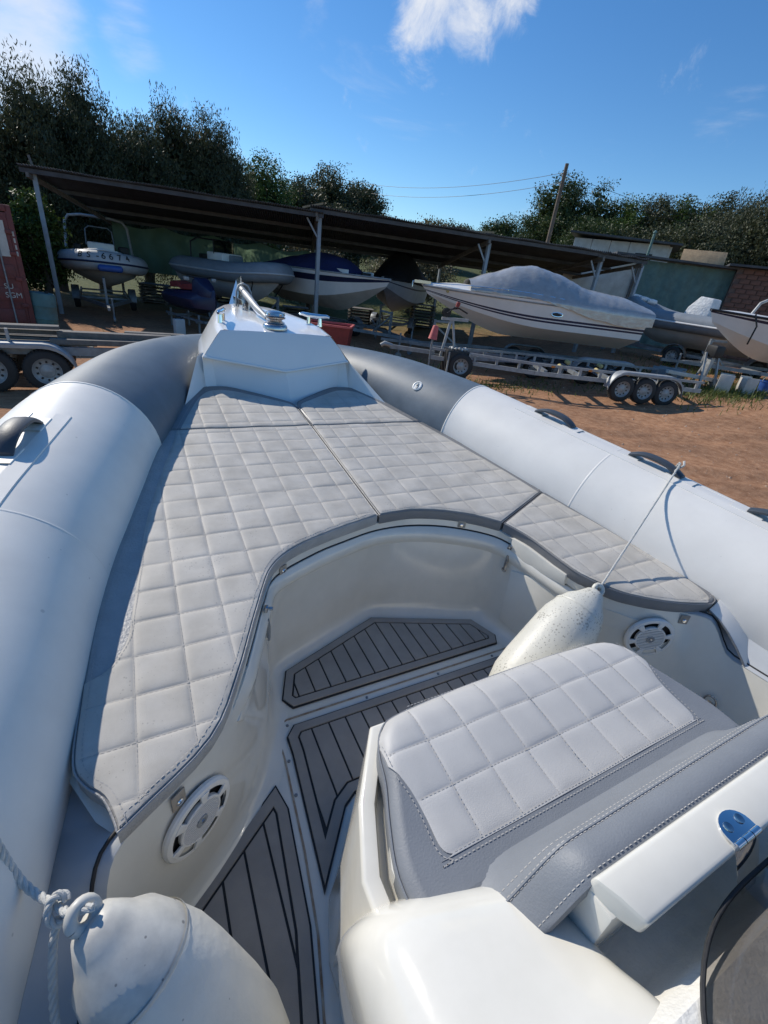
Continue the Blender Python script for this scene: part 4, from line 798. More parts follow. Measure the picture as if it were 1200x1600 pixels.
spec = [
 ('feathery_tree', 'tall feathery grey-green tree at the far left edge, over the container', -6.2, 26.3, 7.6, 2.3, 'feather', 1, LT, 'leaf_olive', 12000),
 ('feathery_tree', 'feathery tree behind the left shed post', -3.6, 26.9, 8.0, 2.2, 'feather', 2, LT, 'leaf_olive', 12000),
 ('feathery_tree', 'tallest pointed feathery tree left of the gap in the hedge', -1.9, 27.6, 8.5, 2.0, 'feather', 3, LT, 'leaf_olive', 12000),
 ('feathery_tree', 'lower feathery tree in the dip of the hedge top', .1, 28.6, 7.9, 1.9, 'feather', 4, LT, 'leaf_olive', 10000),
 ('feathery_tree', 'feathery tree with a rounded top right of the dip', 1.9, 29.7, 9.0, 1.9, 'feather', 5, LT, 'leaf_olive', 12000),
 ('feathery_tree', 'feathery tree at the right shoulder of the tall hedge', 3.5, 29.6, 8.8, 1.9, 'feather', 6, LT, 'leaf_olive', 12000),
 ('feathery_tree', 'last and lowest feathery tree of the tall hedge', 4.7, 30.4, 7.4, 1.5, 'feather', 7, LT, 'leaf_olive', 9000),
 ('green_tree', 'bright green leafy tree just right of the tall hedge', 7.4, 35.0, 8.3, 2.6, 'bush', 8, MTr, 'leaf_green', 7000),
 ('olive_tree', 'grey olive tree right of the bright green tree', 10.8, 38.2, 8.2, 2.6, 'bush', 9, MTr, 'leaf_olive', 7000),
 ('olive_tree', 'broad olive tree above the middle shed post', 14.2, 40.5, 9.2, 2.9, 'bush', 10, MTr, 'leaf_olive', 7500),
 ('olive_tree', 'olive tree at the edge of the open sky', 17.2, 41.6, 9.0, 2.4, 'bush', 11, MTr, 'leaf_olive', 6500),
 ('olive_tree', 'low dark olive bush filling below the olive trees', 12.4, 35.5, 6.3, 3.0, 'bush', 30, MTr, 'leaf_olive', 6000),
 ('scrub_tree', 'pale dry scrub on the skyline left of centre', 31.0, 68.0, 9.3, 4.6, 'bush', 12, FT, 'leaf_dry', 4500),
 ('scrub_tree', 'pale dry scrub on the skyline at centre', 38.0, 64.0, 9.6, 4.4, 'bush', 13, FT, 'leaf_dry', 4500),
 ('scrub_tree', 'small round dark tree on the skyline', 39.5, 60.0, 9.9, 2.6, 'bush', 14, FT, 'leaf_olive', 3500),
 ('scrub_tree', 'dark flat-topped tree on the skyline left of the pole', 43.2, 54.8, 10.6, 3.6, 'bush', 15, FT, 'leaf_pine', 5000),
 ('scrub_tree', 'low scrub on the skyline beside the flat-topped tree', 46.5, 51.0, 8.6, 3.4, 'bush', 31, FT, 'leaf_dry', 3500),
 ('pine_tree', 'tall dark pine with domed crown behind the pole', 30.9, 32.6, 9.9, 3.1, 'bush', 16, RTg, 'leaf_pine', 9000),
 ('pine_tree', 'second dark pine right of the pole', 33.0, 30.6, 9.7, 2.3, 'bush', 17, RTg, 'leaf_pine', 7000),
 ('evergreen_tree', 'mid-height evergreen above the white panel cabin', 33.2, 28.4, 8.7, 2.6, 'bush', 18, RTg, 'leaf_green', 7000),
 ('evergreen_tree', 'domed evergreen left of the vent pipe', 36.2, 26.9, 9.7, 2.7, 'bush', 19, RTg, 'leaf_olive', 7500),
 ('evergreen_tree', 'bushy evergreen above the plywood sheet', 35.6, 24.3, 9.2, 2.5, 'bush', 20, RTg, 'leaf_green', 7500),
 ('evergreen_tree', 'bushy evergreen above the brick building', 35.2, 22.0, 9.2, 2.6, 'bush', 21, RTg, 'leaf_olive', 8000),
 ('feathery_tree', 'feathery evergreen near the right edge', 32.6, 19.4, 8.6, 2.3, 'feather', 22, RTg, 'leaf_olive', 9000),
 ('feathery_tree', 'tallest feathery evergreen at the right edge', 32.6, 17.2, 9.6, 2.6, 'feather', 23, RTg, 'leaf_olive', 11000),
 ('evergreen_tree', 'low dark evergreen in front of the pines', 29.2, 27.6, 6.8, 2.9, 'bush', 24, RTg, 'leaf_pine', 7000),
 ('evergreen_tree', 'low dense evergreen behind the white panel cabin', 30.4, 23.8, 6.9, 2.9, 'bush', 25, RTg, 'leaf_olive', 7000),
 ('evergreen_tree', 'low dense evergreen behind the brick building', 29.6, 19.2, 6.6, 2.8, 'bush', 26, RTg, 'leaf_olive', 7000),
 ('leafy_bush', 'small bright-leaved bush behind the left shed post', -3.4, 20.8, 3.6, .9, 'bush', 27, 'bushes round the shed', 'leaf_green', 2500),
 ('scrub_bush', 'dark scrub behind the second shed bay', 8.2, 27.5, 3.6, 2.4, 'bush', 28, 'bushes round the shed', 'leaf_dry', 4500),
 ('scrub_bush', 'dark scrub behind the third shed bay', 14.0, 26.0, 3.9, 2.6, 'bush', 29, 'bushes round the shed', 'leaf_dry', 4500),
]
for a in [q if q[8] != RTg else q[:4] + (q[4] + 1.0,) + q[5:] for q in spec]: make_tree(*a[:10], int(a[10] * 2.9), low=.02 if a[6] == 'feather' else .10)
# ================================================================== the boat the camera stands in (boat coordinates: sole z=0, world = +0.95)
boat = thing('inflatable_boat', 'grey and white rigid inflatable boat filling the foreground, bow lounge seen from aboard', 'boat', (0, 0, 0))
ZC = lambda y: .372 + .106 * y
# ---- tubes
E_ = [(1.18, -3.6), (1.18, -1.5), (1.175, -.3), (1.16, .3), (1.13, .55), (1.10, .75), (1.045, 1.05), (.995, 1.27), (.93, 1.54), (.87, 1.8), (.80, 2.1), (.725, 2.33), (.60, 2.75), (.48, 3.1), (.34, 3.45), (.16, 3.8)]
RT = [.29] * 10 + [.29, .287, .27, .243, .21, .17]
DZ = [-.03] * 12 + [-.035, -.05, -.075, -.10]
ax_pts = []
for i, (x, y) in enumerate(E_):
    a = Vector(E_[max(i - 1, 0)]); b = Vector(E_[min(i + 1, len(E_) - 1)]); t = (b - a).normalized(); o = .275 * RT[i] / .29
    ax_pts.append(Vector((x + t.y * o, y - t.x * o, ZC(max(y, -.3)) + DZ[i], RT[i])))
AX = crom(ax_pts, 8)
AXS = AX
# the port tube lies a hand's breadth closer in alongside the cockpit
AXP = [Vector((p.x - .05 * (1 - ss(.7, 1.55, p.y)), p.y, p.z, p.w)) for p in AX]
def tube_pt(s, i, ang, lift=0.):
    AX = AXP if s < 0 else AXS
    """point on the tube surface: i index along AX (float), ang degrees from up towards outboard"""
    k = min(int(i), len(AX) - 2); f = i - k; p = AX[k].lerp(AX[k + 1], f); t = (AX[k + 1] - AX[k]); T = Vector((t.x, t.y, t.z)).normalized()
    side = Vector((T.y, -T.x, 0)).normalized(); up = side.cross(T)
    q = Vector((p.x, p.y, p.z)) + (side * math.sin(R(ang)) + up * math.cos(R(ang))) * (p.w + lift)
    return Vector((q.x * s, q.y, q.z))
def tube_idx(y):
    return min(range(len(AX)), key=lambda k: abs(AX[k].y - y))
CUT = tube_idx(2.27)
for s, nm in ((-1, 'tube_wet'), (1, 'tube_light')):
    NA = 56
    rg = [[tube_pt(s, i, 360 * k / NA) for k in range(NA)] for i in range(0, CUT + 1)]
    tb = MB().loft(rg).build('tube', nm, boat, True, 60)
    tb['label'] = 'light grey inflated side tube'
    rg = [[tube_pt(s, i, 360 * k / NA) for k in range(NA)] for i in range(CUT, len(AX) - 1)]
    e = AX[-1]; rg.append([tube_pt(s, len(AX) - 1.001, 360 * k / NA) for k in range(NA)])
    for q, sc in ((.06, .8), (.1, .5), (.115, .1)):
        c = Vector((e.x * s - s * q * .7, e.y + q * .7, e.z)); rg.append([c + (p - Vector((e.x * s, e.y, e.z))) * sc for p in rg[len(AX) - 1 - CUT]])
    bt = MB().loft(rg).build('bow_tube', 'tube_dark', boat, True, 60); bt['label'] = 'slate grey bow section of the tube'
    # seam tape ring, rubbing strip, reinforcing strip
    MB().loft([[tube_pt(s, CUT + d, 360 * k / NA, l) for k in range(NA)] for d, l in ((-.35, 0.), (-.3, .0025), (.0, .0025), (.05, 0.))], True, (False, False)).build('seam_tape', nm, bt, True, 60)
    for ys in (-.55, .42, 1.38):
        q_ = tube_idx(ys); MB().loft([[tube_pt(s, q_ + d, 360 * k / NA, l) for k in range(NA)] for d, l in ((-.16, 0.), (-.13, .0006), (.13, .0006), (.16, 0.))], True, (False, False)).build('lap_seam', nm, tb, True, 60)
    i0, i1 = tube_idx(-1.2), tube_idx(1.95)
    st = []
    for a0, a1, lf in ((-15.5, -6.5, .003), (7.5, 13.5, .003)):
        g = [[tube_pt(s, i, a, l) for a, l in ((a0 - .4, -.001), (a0, lf), (a1, lf), (a1 + .4, -.001))] for i in range(i0, i1 + 1)]
        MB().grid(g).build('reinforcing_strip', nm, tb, True, 50)
    g = [[tube_pt(s, i, a, l) for a, l in ((74, -.001), (75, .022), (80, .03), (88, .03), (93, .022), (94, -.001))] for i in range(0, tube_idx(3.4))]
    MB().grid(g).build('rubbing_strake', 'tube_dark', tb, True, 50)
    # lifting handles
    for y in (1.72, 1.2, .66, .05):
        ic = tube_idx(y); di = .11 / max(.001, (Vector(AX[ic + 1][:3]) - Vector(AX[ic][:3])).length)
        for q in (-1, 1):
            MB().grid([[tube_pt(s, ic + di * q * 1.0 + du * di * .42, a, l) for a, l in ((-7.5, .0), (-6.8, .006), (6.8, .006), (7.5, .0))] for du in (-1, -.9, 0, .9, 1)]).build('handle_pad', nm, tb, True, 50)
        prof = []
        for k in range(13):
            u = -1 + k / 6; lf = .006 + (.045 if s < 0 else .03) * (1 - abs(u) ** 2.6)
            prof.append([tube_pt(s, ic + di * u * 1.05, a, lf + d) for a, d in ((-5.2, -.006), (-5.2, .004), (-3.6, .009), (0, .0105), (3.6, .009), (5.2, .004), (5.2, -.006), (0, -.003))])
        MB().loft(prof).build('grab_handle', 'handle_rubber', tb, True, 40)
# inflation valve on the starboard bow
v0 = tube_pt(1, tube_idx(2.56), -46); nv = (v0 - Vector((AX[tube_idx(2.56)].x, AX[tube_idx(2.56)].y, AX[tube_idx(2.56)].z))).normalized()
vv = MB().lathe([(.033, -.004), (.034, .003), (.031, .006), (.026, .0065), (.0255, .003), (.0, .003)], v0, nv, 28).build('valve', 'speaker', boat, True)
MB().bar(v0 + nv * .006 + nv.orthogonal().normalized() * .02, v0 + nv * .006 - nv.orthogonal().normalized() * .02, .012, .004, nv).build('valve_key', 'galv', vv, True)
MB().lathe([(.006, .004), (.005, .009), (0, .0095)], v0, nv, 10).build('valve_pin', 'black', vv, True)

# ---- deck liner: pairs of rim / foot points from the port side round the bow to starboard
PR = [((-1.01, -1.2), (-.985, -1.2)), ((-1.005, .1), (-.98, .1)), ((-1.0, .36), (-.975, .34)), ((-.985, .50), (-.955, .47)), ((-.945, .585), (-.915, .555)), ((-.83, .672), (-.79, .655)), ((-.764, .725), (-.71, .73)), ((-.69, .85), (-.64, .82)),
      ((-.615, 1.01), (-.575, .95)), ((-.54, 1.17), (-.535, 1.09)), ((-.47, 1.275), (-.50, 1.235)), ((-.3, 1.36), (-.3, 1.325)), ((-.17, 1.40), (-.15, 1.385)), ((0, 1.44), (0, 1.435)),
      ((.18, 1.44), (.15, 1.385)), ((.36, 1.385), (.3, 1.325)), ((.52, 1.275), (.50, 1.235)), ((.575, 1.15), (.535, 1.09)), ((.60, 1.03), (.575, .95)), ((.635, .87), (.64, .82)), ((.72, .765), (.71, .73)), ((.83, .69), (.79, .655)),
      ((.975, .61), (.92, .555)), ((1.04, .53), (.985, .47)), ((1.065, .38), (1.015, .34)), ((1.08, .1), (1.03, .1)), ((1.09, -1.2), (1.04, -1.2))]
def rimz(x, y): return ZC(y) - .047 if y > .58 else (.27 + (ZC(.58) - .047 - .27) * ss(.46, .58, y))
PP = [Vector((a[0], a[1], b[0], b[1])) for a, b in PR]; PP = crom(PP, 5)
rows = []
def inward(k):
    a = PP[max(k - 1, 0)]; b = PP[min(k + 1, len(PP) - 1)]; t = Vector((b.x - a.x, b.y - a.y)).normalized(); return Vector((t.y, -t.x))
prof_rows = []
for k, q in enumerate(PP):
    n = inward(k); zr = rimz(q.x, q.y); g = ss(.80, .95, q.y)     # g: the lidded rim only runs round the forward part
    col_ = []
    for dz, off in ((0, -.004), (-.003, 0), (-.034, 0), (-.0345, -.012 * g), (-.0405, -.012 * g), (-.041, .004 * g), (-.055, .016 * g), (-.075, .021 * g), (-.092, .018 * g), (-.108, .006 * g), (-.118, 0)):
        f = -dz / max(zr, .1); x = q.x + (q.z - q.x) * f + n.x * off; y = q.y + (q.w - q.y) * f + n.y * off
        col_.append(Vector((x, y, zr + dz)))
    for zz, off in ((.6, 0), (.4, 0), (.2, 0)):
        z = zz * (zr - .118); f = 1 - z / zr; col_.append(Vector((q.x + (q.z - q.x) * f, q.y + (q.w - q.y) * f, z)))
    for z, off in ((.05, 0.), (.028, .006), (.012, .018), (.003, .04), (.0, .06)):
        f = 1 - z / zr; col_.append(Vector((q.x + (q.z - q.x) * f + n.x * off, q.y + (q.w - q.y) * f + n.y * off, z)))
    prof_rows.append(col_)
liner = MB().grid(prof_rows).build('deck_liner', 'gelcoat', boat, True, 32)
liner['label'] = 'cream moulded cockpit walls'
MB().grid([[(x, y, -.001) for x in np.linspace(-1.06, 1.06, 9)] for y in np.linspace(-1.2, 1.5, 11)]).build('cockpit_sole', 'gelcoat', boat, True)
# dark gasket in the rim groove
gk = MB()
gk.tube([r[4] + (r[2] - r[3]) * .75 for r, q in zip(prof_rows, PP) if q.y > .93], .0042, 6)
gk.build('rim_gasket', 'rubber', liner, True)
# bow deck under the cushions
dk = MB(); half = [(.0, 1.44), (.18, 1.44), (.36, 1.385), (.52, 1.275), (.60, 1.03), (.635, .87), (.72, .765), (.83, .69), (.975, .61), (1.03, .585), (1.15, .60), (1.17, .78), (1.1, 1.1), (1.02, 1.4), (.95, 1.65), (.84, 2.1), (.76, 2.4), (.64, 2.8), (.5, 3.1), (.0, 3.2)]
dk.add([(x, y, ZC(y) - .048) for x, y in half], [tuple(range(len(half)))])
hp = [(-.0, 1.44), (-.17, 1.40), (-.3, 1.36), (-.47, 1.275), (-.615, 1.01), (-.69, .85), (-.764, .725), (-.83, .672), (-.945, .59), (-.99, .64), (-1.04, .74), (-1.05, .9), (-1.05, 1.1), (-1.02, 1.4), (-.95, 1.65), (-.84, 2.1), (-.76, 2.4), (-.64, 2.8), (-.5, 3.1), (-.0, 3.2)]
dk.add([(x, y, ZC(y) - .048) for x, y in hp], [tuple(range(len(hp)))])
dk.build('bow_deck', 'gelcoat', boat, True, 0)
# grey glued flange between liner edge and tube aft of the cushions, both sides
for s in (-1, 1):
    fl = []
    for q in (PP if s < 0 else reversed(PP)):
        if q.x * s < 0 or q.y > (.80 if s < 0 else .66): continue
        zr = rimz(q.x, q.y); a = Vector((q.x, q.y, zr)); ti = tube_idx(q.y + .06); t = tube_pt(s, ti, -100); t2 = tube_pt(s, ti, -120, -.02)
        fl.append([a + Vector((-s * .001, 0, .001)), a + Vector((s * .022, .01, .006)), a.lerp(t, .55) + Vector((0, 0, -.004)), t, t2])
    MB().grid(fl).build('tube_flange', 'boat_grey', boat, True, 50)
    lip_ = [r[2] + Vector((s * .004, 0, .012)) for r in fl]; MB().tube([r[1] for r in fl], .004, 6).build('flange_seam', 'rubber', boat, True)
# patch piece at the starboard end of the coaming
for s in (1,):
    pt = []
    for k in range(9):
        u = k / 8; y = .60 - .34 * u; x = 1.075 + .015 * math.sin(u * 3); z = .40 - .33 * u ** 1.4
        pt.append([Vector((s * (x - .035 + .02 * u), y - .005, z + .005)), Vector((s * (x + .01), y, z + .02)), Vector((s * (x + .06), y + .01, z + .045)), Vector((s * (x + .115 - .02 * u), y + .015, z + .05))])
    pa = MB().grid(pt).build('tube_patch', 'tube_light' if s > 0 else 'tube_wet', boat, True, 60)
    MB().tube([p[0] for p in pt], .0035, 6).build('patch_seam', 'vinyl', pa, True)
    MB().tube([p[3] for p in pt], .003, 6).build('patch_seam', 'vinyl', pa, True)
# starboard coaming lid and raised panels
def wall_pt(y_, x_, z, off, sgn):       # helper: point on the fore-aft liner wall nearest (x_,y_)
    k = min(range(len(PP)), key=lambda j: (PP[j].x - x_) ** 2 + (PP[j].y - y_) ** 2); q = PP[k]; n = inward(k); zr = rimz(q.x, q.y); f = 1 - z / zr
    return Vector((q.x + (q.z - q.x) * f + n.x * off, q.y + (q.w - q.y) * f + n.y * off, z)), Vector((n.x, n.y, 0))
def wall_panel(name, corners, d0, d1, m, parent, bev=.004):
    pin = []; pout = []
    for (x, y, z) in corners:
        a, _ = wall_pt(y, x, z, d0, 1); b, _ = wall_pt(y, x, z, d1, 1); pin.append(a); pout.append(b)
    n = len(corners); mb = MB(); mb.add(pin + pout, [tuple(range(n)), tuple(range(n, 2 * n))] + [(k, (k + 1) % n, n + (k + 1) % n, n + k) for k in range(n)])
    return mb.build(name, m, parent, True, 40, bev)
wall_panel('coaming_lid', [(.555, 1.20, .455), (.575, 1.13, .45), (.59, 1.08, .445), (.605, 1.0, .436), (.62, .95, .432), (.62, .95, .385), (.605, 1.0, .378), (.59, 1.08, .372), (.575, 1.13, .376), (.555, 1.20, .385)], -.01, .016, 'gelcoat', boat)
wall_panel('wall_panel', [(.56, 1.17, .31), (.59, 1.08, .335), (.61, 1.0, .335), (.615, .94, .32), (.615, .94, .08), (.61, 1.0, .06), (.59, 1.08, .05), (.56, 1.17, .06)], -.01, .01, 'gelcoat', boat, .008)
wall_panel('wall_panel', [(.66, .84, .36), (.75, .745, .35), (.83, .69, .33), (.80, .70, .285), (.72, .765, .28), (.66, .83, .29)], -.01, .008, 'gelcoat', boat, .006)
wall_panel('wall_panel', [(-.58, 1.08, .36), (-.64, .96, .345), (-.68, .87, .335), (-.71, .81, .325), (-.69, .85, .29), (-.64, .96, .29), (-.60, 1.04, .30)], -.01, .007, 'gelcoat', boat, .006)
# latches: catch + hook strap
for s, x, y in ((1, .555, 1.21), (-1, -.55, 1.15)):
    p, n = wall_pt(y, x, .40, .014, 1); t = Vector((-n.y, n.x, 0))
    lt = MB().box(p + Vector((0, 0, .012)), (.018, .012, .02), rot=Matrix((t, n, Vector((0, 0, 1)))).transposed()).cyl(p + Vector((0, 0, .015)), p + n * .022 + Vector((0, 0, .015)), .006, 10).build('latch', 'steel', boat, True, 40, .0015)
    p2, n2 = wall_pt(y - .01 * s * 0, x, .345, .012, 1)
    hk = MB().tube([p2 + Vector((0, 0, .03)), p2 + n2 * .004, p2 + n2 * .006 - Vector((0, 0, .045))], [.008, .009, .007], 8)
    hk.tube([p2 - Vector((0, 0, .045)) + t * .009 * math.cos(a) + Vector((0, 0, .011)) * math.sin(a) + n2 * .008 for a in np.linspace(0, 6.28, 13)], .0028, 6)
    hk.build('latch_hook', 'steel' if s > 0 else 'galv', lt, True)
# ---- bow locker (anchor box)
lk = MB()
def xs(y, L):                              # section across the locker: L list of (x,z)
    return [Vector((x, y, z)) for x, z in L] + [Vector((-x, y, z)) for x, z in reversed(L)]
S1 = [(.0, 0), (.0, 0)]
# lower wall between cushions and the face, and wings to the tubes
lw = MB()
base_l = [(-.66, 2.50, .58), (-.47, 2.90, .63), (-.40, 2.95, .635), (0, 2.715, .605), (.40, 2.95, .635), (.47, 2.90, .63), (.66, 2.50, .58)]
top_l = [(-.50, 2.99, .84), (-.475, 3.0, .86), (-.42, 2.99, .86), (0, 2.865, .82), (.40, 2.99, .86), (.455, 3.0, .86), (.48, 2.99, .84)]
lw.grid([base_l, top_l]); lw.build('locker_skirt', 'gelcoat_cool', boat, True, 25)
rear_low = [(-.47, 2.945, .848), (-.24, 2.888, .823), (-.005, 2.83, .797), (.23, 2.888, .823), (.455, 2.945, .848)]
rear_top = [(-.355, 3.015, .992), (-.2, 2.99, 1.0), (0, 2.97, 1.003), (.19, 2.99, 1.0), (.345, 3.015, .992)]
def side(k):        # locker stations going forward: (y, half width top, z top, half width low, z low)
    return k
ST = [(2.0, 0, 0, 0, 0)]
lf = MB()
lf.grid([rear_low, [tuple((Vector(a) * .5 + Vector(b) * .5) + Vector((0, -.012, .006))) for a, b in zip(rear_low, rear_top)], rear_top])
stn = [(3.015, .35, .997, .475, .84, 2.95), (3.2, .345, 1.02, .475, .85, 3.15), (3.45, .32, 1.04, .44, .86, 3.42), (3.7, .265, 1.05, .38, .87, 3.7), (3.95, .175, 1.055, .27, .88, 3.97), (4.13, .085, 1.05, .15, .88, 4.2), (4.2, .03, 1.03, .06, .88, 4.28)]
rings = []
for y, w, z, wl_, zl, yl in stn:
    r_ = []
    for s in (-1, 1):
        seq = [(s * wl_ * 1.0, yl, zl - .12), (s * wl_, yl, zl), (s * (w + .03), y - .005, z - .035), (s * (w + .008), y, z - .008), (s * (w - .02), y, z), (s * (w - .10 if w > .15 else w * .5), y, z - .012 * (w > .15)), (s * (w - .14 if w > .2 else w * .2), y, z - .014)]
        r_ += seq if s < 0 else list(reversed(seq))
    rings.append(r_)
lf.grid(rings)
lk_o = lf.build('anchor_locker', 'gelcoat_cool', boat, True, 38)
lk_o['label'] = 'white moulded anchor locker on the bow'
# rear lip round the face
MB().tube([Vector(p) + Vector((0, -.002, -.002)) for p in rear_low], .008, 8).build('locker_lip', 'gelcoat_cool', lk_o, True)
# cleats
def cleat(c, d):
    c = Vector(c); d = Vector(d).normalized(); u = Vector((-d.y, d.x, 0)); mb = MB()
    mb.tube([c - d * .11 + Vector((0, 0, .066)), c - d * .09 + Vector((0, 0, .072)), c - d * .04 + Vector((0, 0, .066)), c + d * .04 + Vector((0, 0, .066)), c + d * .09 + Vector((0, 0, .072)), c + d * .11 + Vector((0, 0, .066))], [.007, .012, .016, .016, .012, .007], 10)
    for k in (-1, 1): mb.tube([c + d * .042 * k, c + d * .04 * k + Vector((0, 0, .064))], [.017, .012], 10); mb.lathe([(.02, -.004), (.02, .003), (.012, .006)], c + d * .033 * k, (0, 0, 1), 12)
    return mb.build('cleat', 'chrome', lk_o, True, 50)
cleat((-.315, 3.22, 1.008), (.35, 1, 0)); cleat((.335, 3.32, 1.016), (.85, -.55, 0))
# windlass
wc = Vector((.015, 3.17, .998))
wd = MB().lathe([(.08, 0), (.08, .016), (.074, .028), (.068, .032)], wc, (0, 0, 1), 32).build('windlass', 'steel', lk_o, True, 40)
MB().lathe([(.055, .032), (.064, .042), (.045, .052), (.045, .058), (.066, .068), (.066, .075), (.055, .078)], wc, (0, 0, 1), 32).build('gypsy', 'steel', wd, True, 35)
MB().lathe([(.058, .078), (.062, .085), (.058, .10), (.045, .108), (.02, .112), (0, .112)], wc, (0, 0, 1), 28).build('windlass_cap', 'steel', wd, True, 40)
for k in range(5):
    a = k * 1.2566; MB().box(wc + Vector((.054 * math.cos(a), .054 * math.sin(a), .092)), (.02, .016, .018), a).build('cap_notch', 'steel', wd, True, 40, .003)
# anchor lying on the bow roller
an = MB()
an.tube([(.0, 3.33, 1.045), (-.01, 3.6, 1.08), (-.02, 3.9, 1.135), (-.02, 4.08, 1.165)], [.016, .022, .028, .022], 10)
an.build('anchor_shank', 'galv_pale', lk_o, True)
an = MB(); an.loft([[(-.05, 4.12, 1.05), (-.02, 4.10, 1.26), (.01, 4.12, 1.05), (-.02, 4.16, 1.06)], [(-.12, 4.2, .98), (-.02, 4.3, 1.22), (.08, 4.2, .98), (-.02, 4.26, 1.0)]]); an.build('anchor_fluke', 'steel', lk_o, True)
MB().tube([(-.085, 3.98, 1.04), (-.075, 4.0, 1.15), (-.055, 4.01, 1.195), (-.02, 4.01, 1.21), (.015, 4.01, 1.195), (.035, 4.0, 1.15), (.045, 3.98, 1.04)], .0075, 8).build('roller_hoop', 'galv_pale', lk_o, True)
MB().box((-.02, 3.98, 1.08), (.016, .34, .10)).box((.03, 3.98, 1.07), (.008, .36, .07)).box((-.07, 3.98, 1.07), (.008, .36, .07)).build('bow_roller', 'steel', lk_o, True, 40, .003)
MB().tube([wc + Vector((0, .07, .05)), (.0, 3.3, 1.04), (-.02, 3.5, 1.045), (-.02, 3.75, 1.08)], .008, 6).build('anchor_chain', 'steel', lk_o, True)

# ---- speakers, snap tabs, deck eyes
def speaker(c, n):
    c = Vector(c); n = Vector(n).normalized(); t = Vector((-n.y, n.x, 0)).normalized(); u = Vector((0, 0, 1)); u = (u - n * u.dot(n)).normalized()
    P = lambda r, a, h: c + (t * math.cos(a) + u * math.sin(a)) * r + n * h
    sp = MB().lathe([(.094, -.004), (.095, .004), (.091, .010), (.083, .012), (.078, .011)], c, n, 48, (False, False)).build('speaker', 'speaker', boat, True, 35)
    sp['label'] = 'round cream speaker grille'
    MB().lathe([(.079, .002), (0, .002)], c, n, 40).build('speaker_cone', 'black', sp, True)
    MB().lathe([(.058, .004), (.058, .012), (.056, .0145), (.0525, .0145), (.052, .010)], c, n, 40, (False, False)).build('grille_ring', 'speaker', sp, True, 35)
    MB().lathe([(.0525, .006), (0, .007)], c, n, 40).build('grille_backing', 'galv_pale', sp, True)
    for k in range(6):
        a = k * math.pi / 3 + .3; mb = MB()
        mb.loft([[P(.056, a - .13, .008), P(.056, a + .13, .008), P(.056, a + .13, .015), P(.056, a - .13, .015)], [P(.083, a - .16, .008), P(.083, a + .16, .008), P(.083, a + .16, .014), P(.083, a - .16, .014)]])
        mb.build('grille_spoke', 'speaker', sp, True, 30, .002)
    for k in range(-6, 7):
        h = k * .0078; w = math.sqrt(max(0, .0525 ** 2 - h * h)); ctr = c + u * h + n * .012
        if w > .008: MB().bar(ctr - t * w, ctr + t * w, .0044, .004, n).build('grille_bar', 'speaker', sp, True, 0)
    MB().lathe([(.016, .012), (.015, .017), (.010, .0175), (.009, .015), (0, .015)], c, n, 20).build('speaker_badge', 'galv_pale', sp, True)
    MB().lathe([(.006, .015), (.005, .0185), (0, .019)], c, n, 12).build('badge_dot', 'chrome', sp, True)
wn_p = Vector((.175, .25, 0)).normalized()
pP, nP = wall_pt(.672, -.83, .238, .003, 1); pS, nS = wall_pt(.66, .87, .27, .003, 1)
speaker(pP, nP); speaker(pS, nS)
def snap_tab(x, y, z, l=.034):
    p, n = wall_pt(y, x, z, .004, 1); t = Vector((-n.y, n.x, 0)); rot = Matrix((t, n, Vector((0, 0, 1)))).transposed()
    tb_ = MB().box(p + Vector((0, 0, .004)), (.034, .004, l), rot=rot).build('snap_tab', 'tab', boat, True, 40, .0015)
    MB().lathe([(.0085, 0), (.0085, .003), (.006, .0055), (0, .006)], p + n * .002, n, 14).build('snap_button', 'chrome', tb_, True)
snap_tab(-.43, 1.30, .43); snap_tab(.40, 1.36, .452); snap_tab(-.845, .66, .345, .05); snap_tab(.95, .62, .36, .04)
dr = MB(); pc0 = Vector((1.02, .43, .085)); dr.tube([pc0 + Vector((-.012, .022 * math.cos(a), .03 * math.sin(a))) for a in np.linspace(0, 6.28, 17)], .004, 8); dr.lathe([(.02, 0), (.02, .005), (.01, .008)], pc0 + Vector((0, 0, -.02)), (-1, 0, .1), 16)
dr.build('deck_eye', 'steel', boat, True)

# ---- floor mats, plank by plank
def floor_mat(outline, x0, label, m='eva', pitch=.062):
    P = ccw(outline); root = MB().prism(P, .0, .006).build('floor_mat', 'black', boat, True, 0)
    root['label'] = label
    a = inset(P, .005); b = inset(P, .034); n = len(a)
    mb = MB(); mb.loft([[(x, y, .0055) for x, y in a], [(x, y, .0105) for x, y in inset(P, .0055)], [(x, y, .0105) for x, y in inset(P, .0335)], [(x, y, .0055) for x, y in b]], True, (False, False)); mb.build('mat_border', m, root, True, 30)
    I = inset(P, .0405); lo = min(p[0] for p in I); hi = max(p[0] for p in I); k0 = math.floor((lo - x0) / pitch)
    for k in range(k0, k0 + int((hi - lo) / pitch) + 3):
        q = clip(clip(I, 0, x0 + k * pitch + .0032, 1), 0, x0 + (k + 1) * pitch - .0032, -1)
        if len(q) < 3: continue
        ar = abs(sum(q[i - 1][0] * q[i][1] - q[i][0] * q[i - 1][1] for i in range(len(q)))) / 2
        if ar < .0002: continue
        MB().prism(q, .0055, .0105).build('mat_plank', m, root, True, 0)
floor_mat([(-.468, 1.042), (-.496, 1.088), (-.449, 1.213), (0, 1.382), (.449, 1.213), (.496, 1.088), (.468, 1.042)], 0., 'forward floor mat of grey planks')
floor_mat([(-.486, .977), (-.52, .94), (-.52, .875), (-.55, .485), (-.42, .66), (-.38, .685), (.38, .685), (.42, .66), (.55, .485), (.52, .875), (.52, .94), (.486, .977)], 0., 'middle floor mat of grey planks wrapping the console', 'eva_cool')
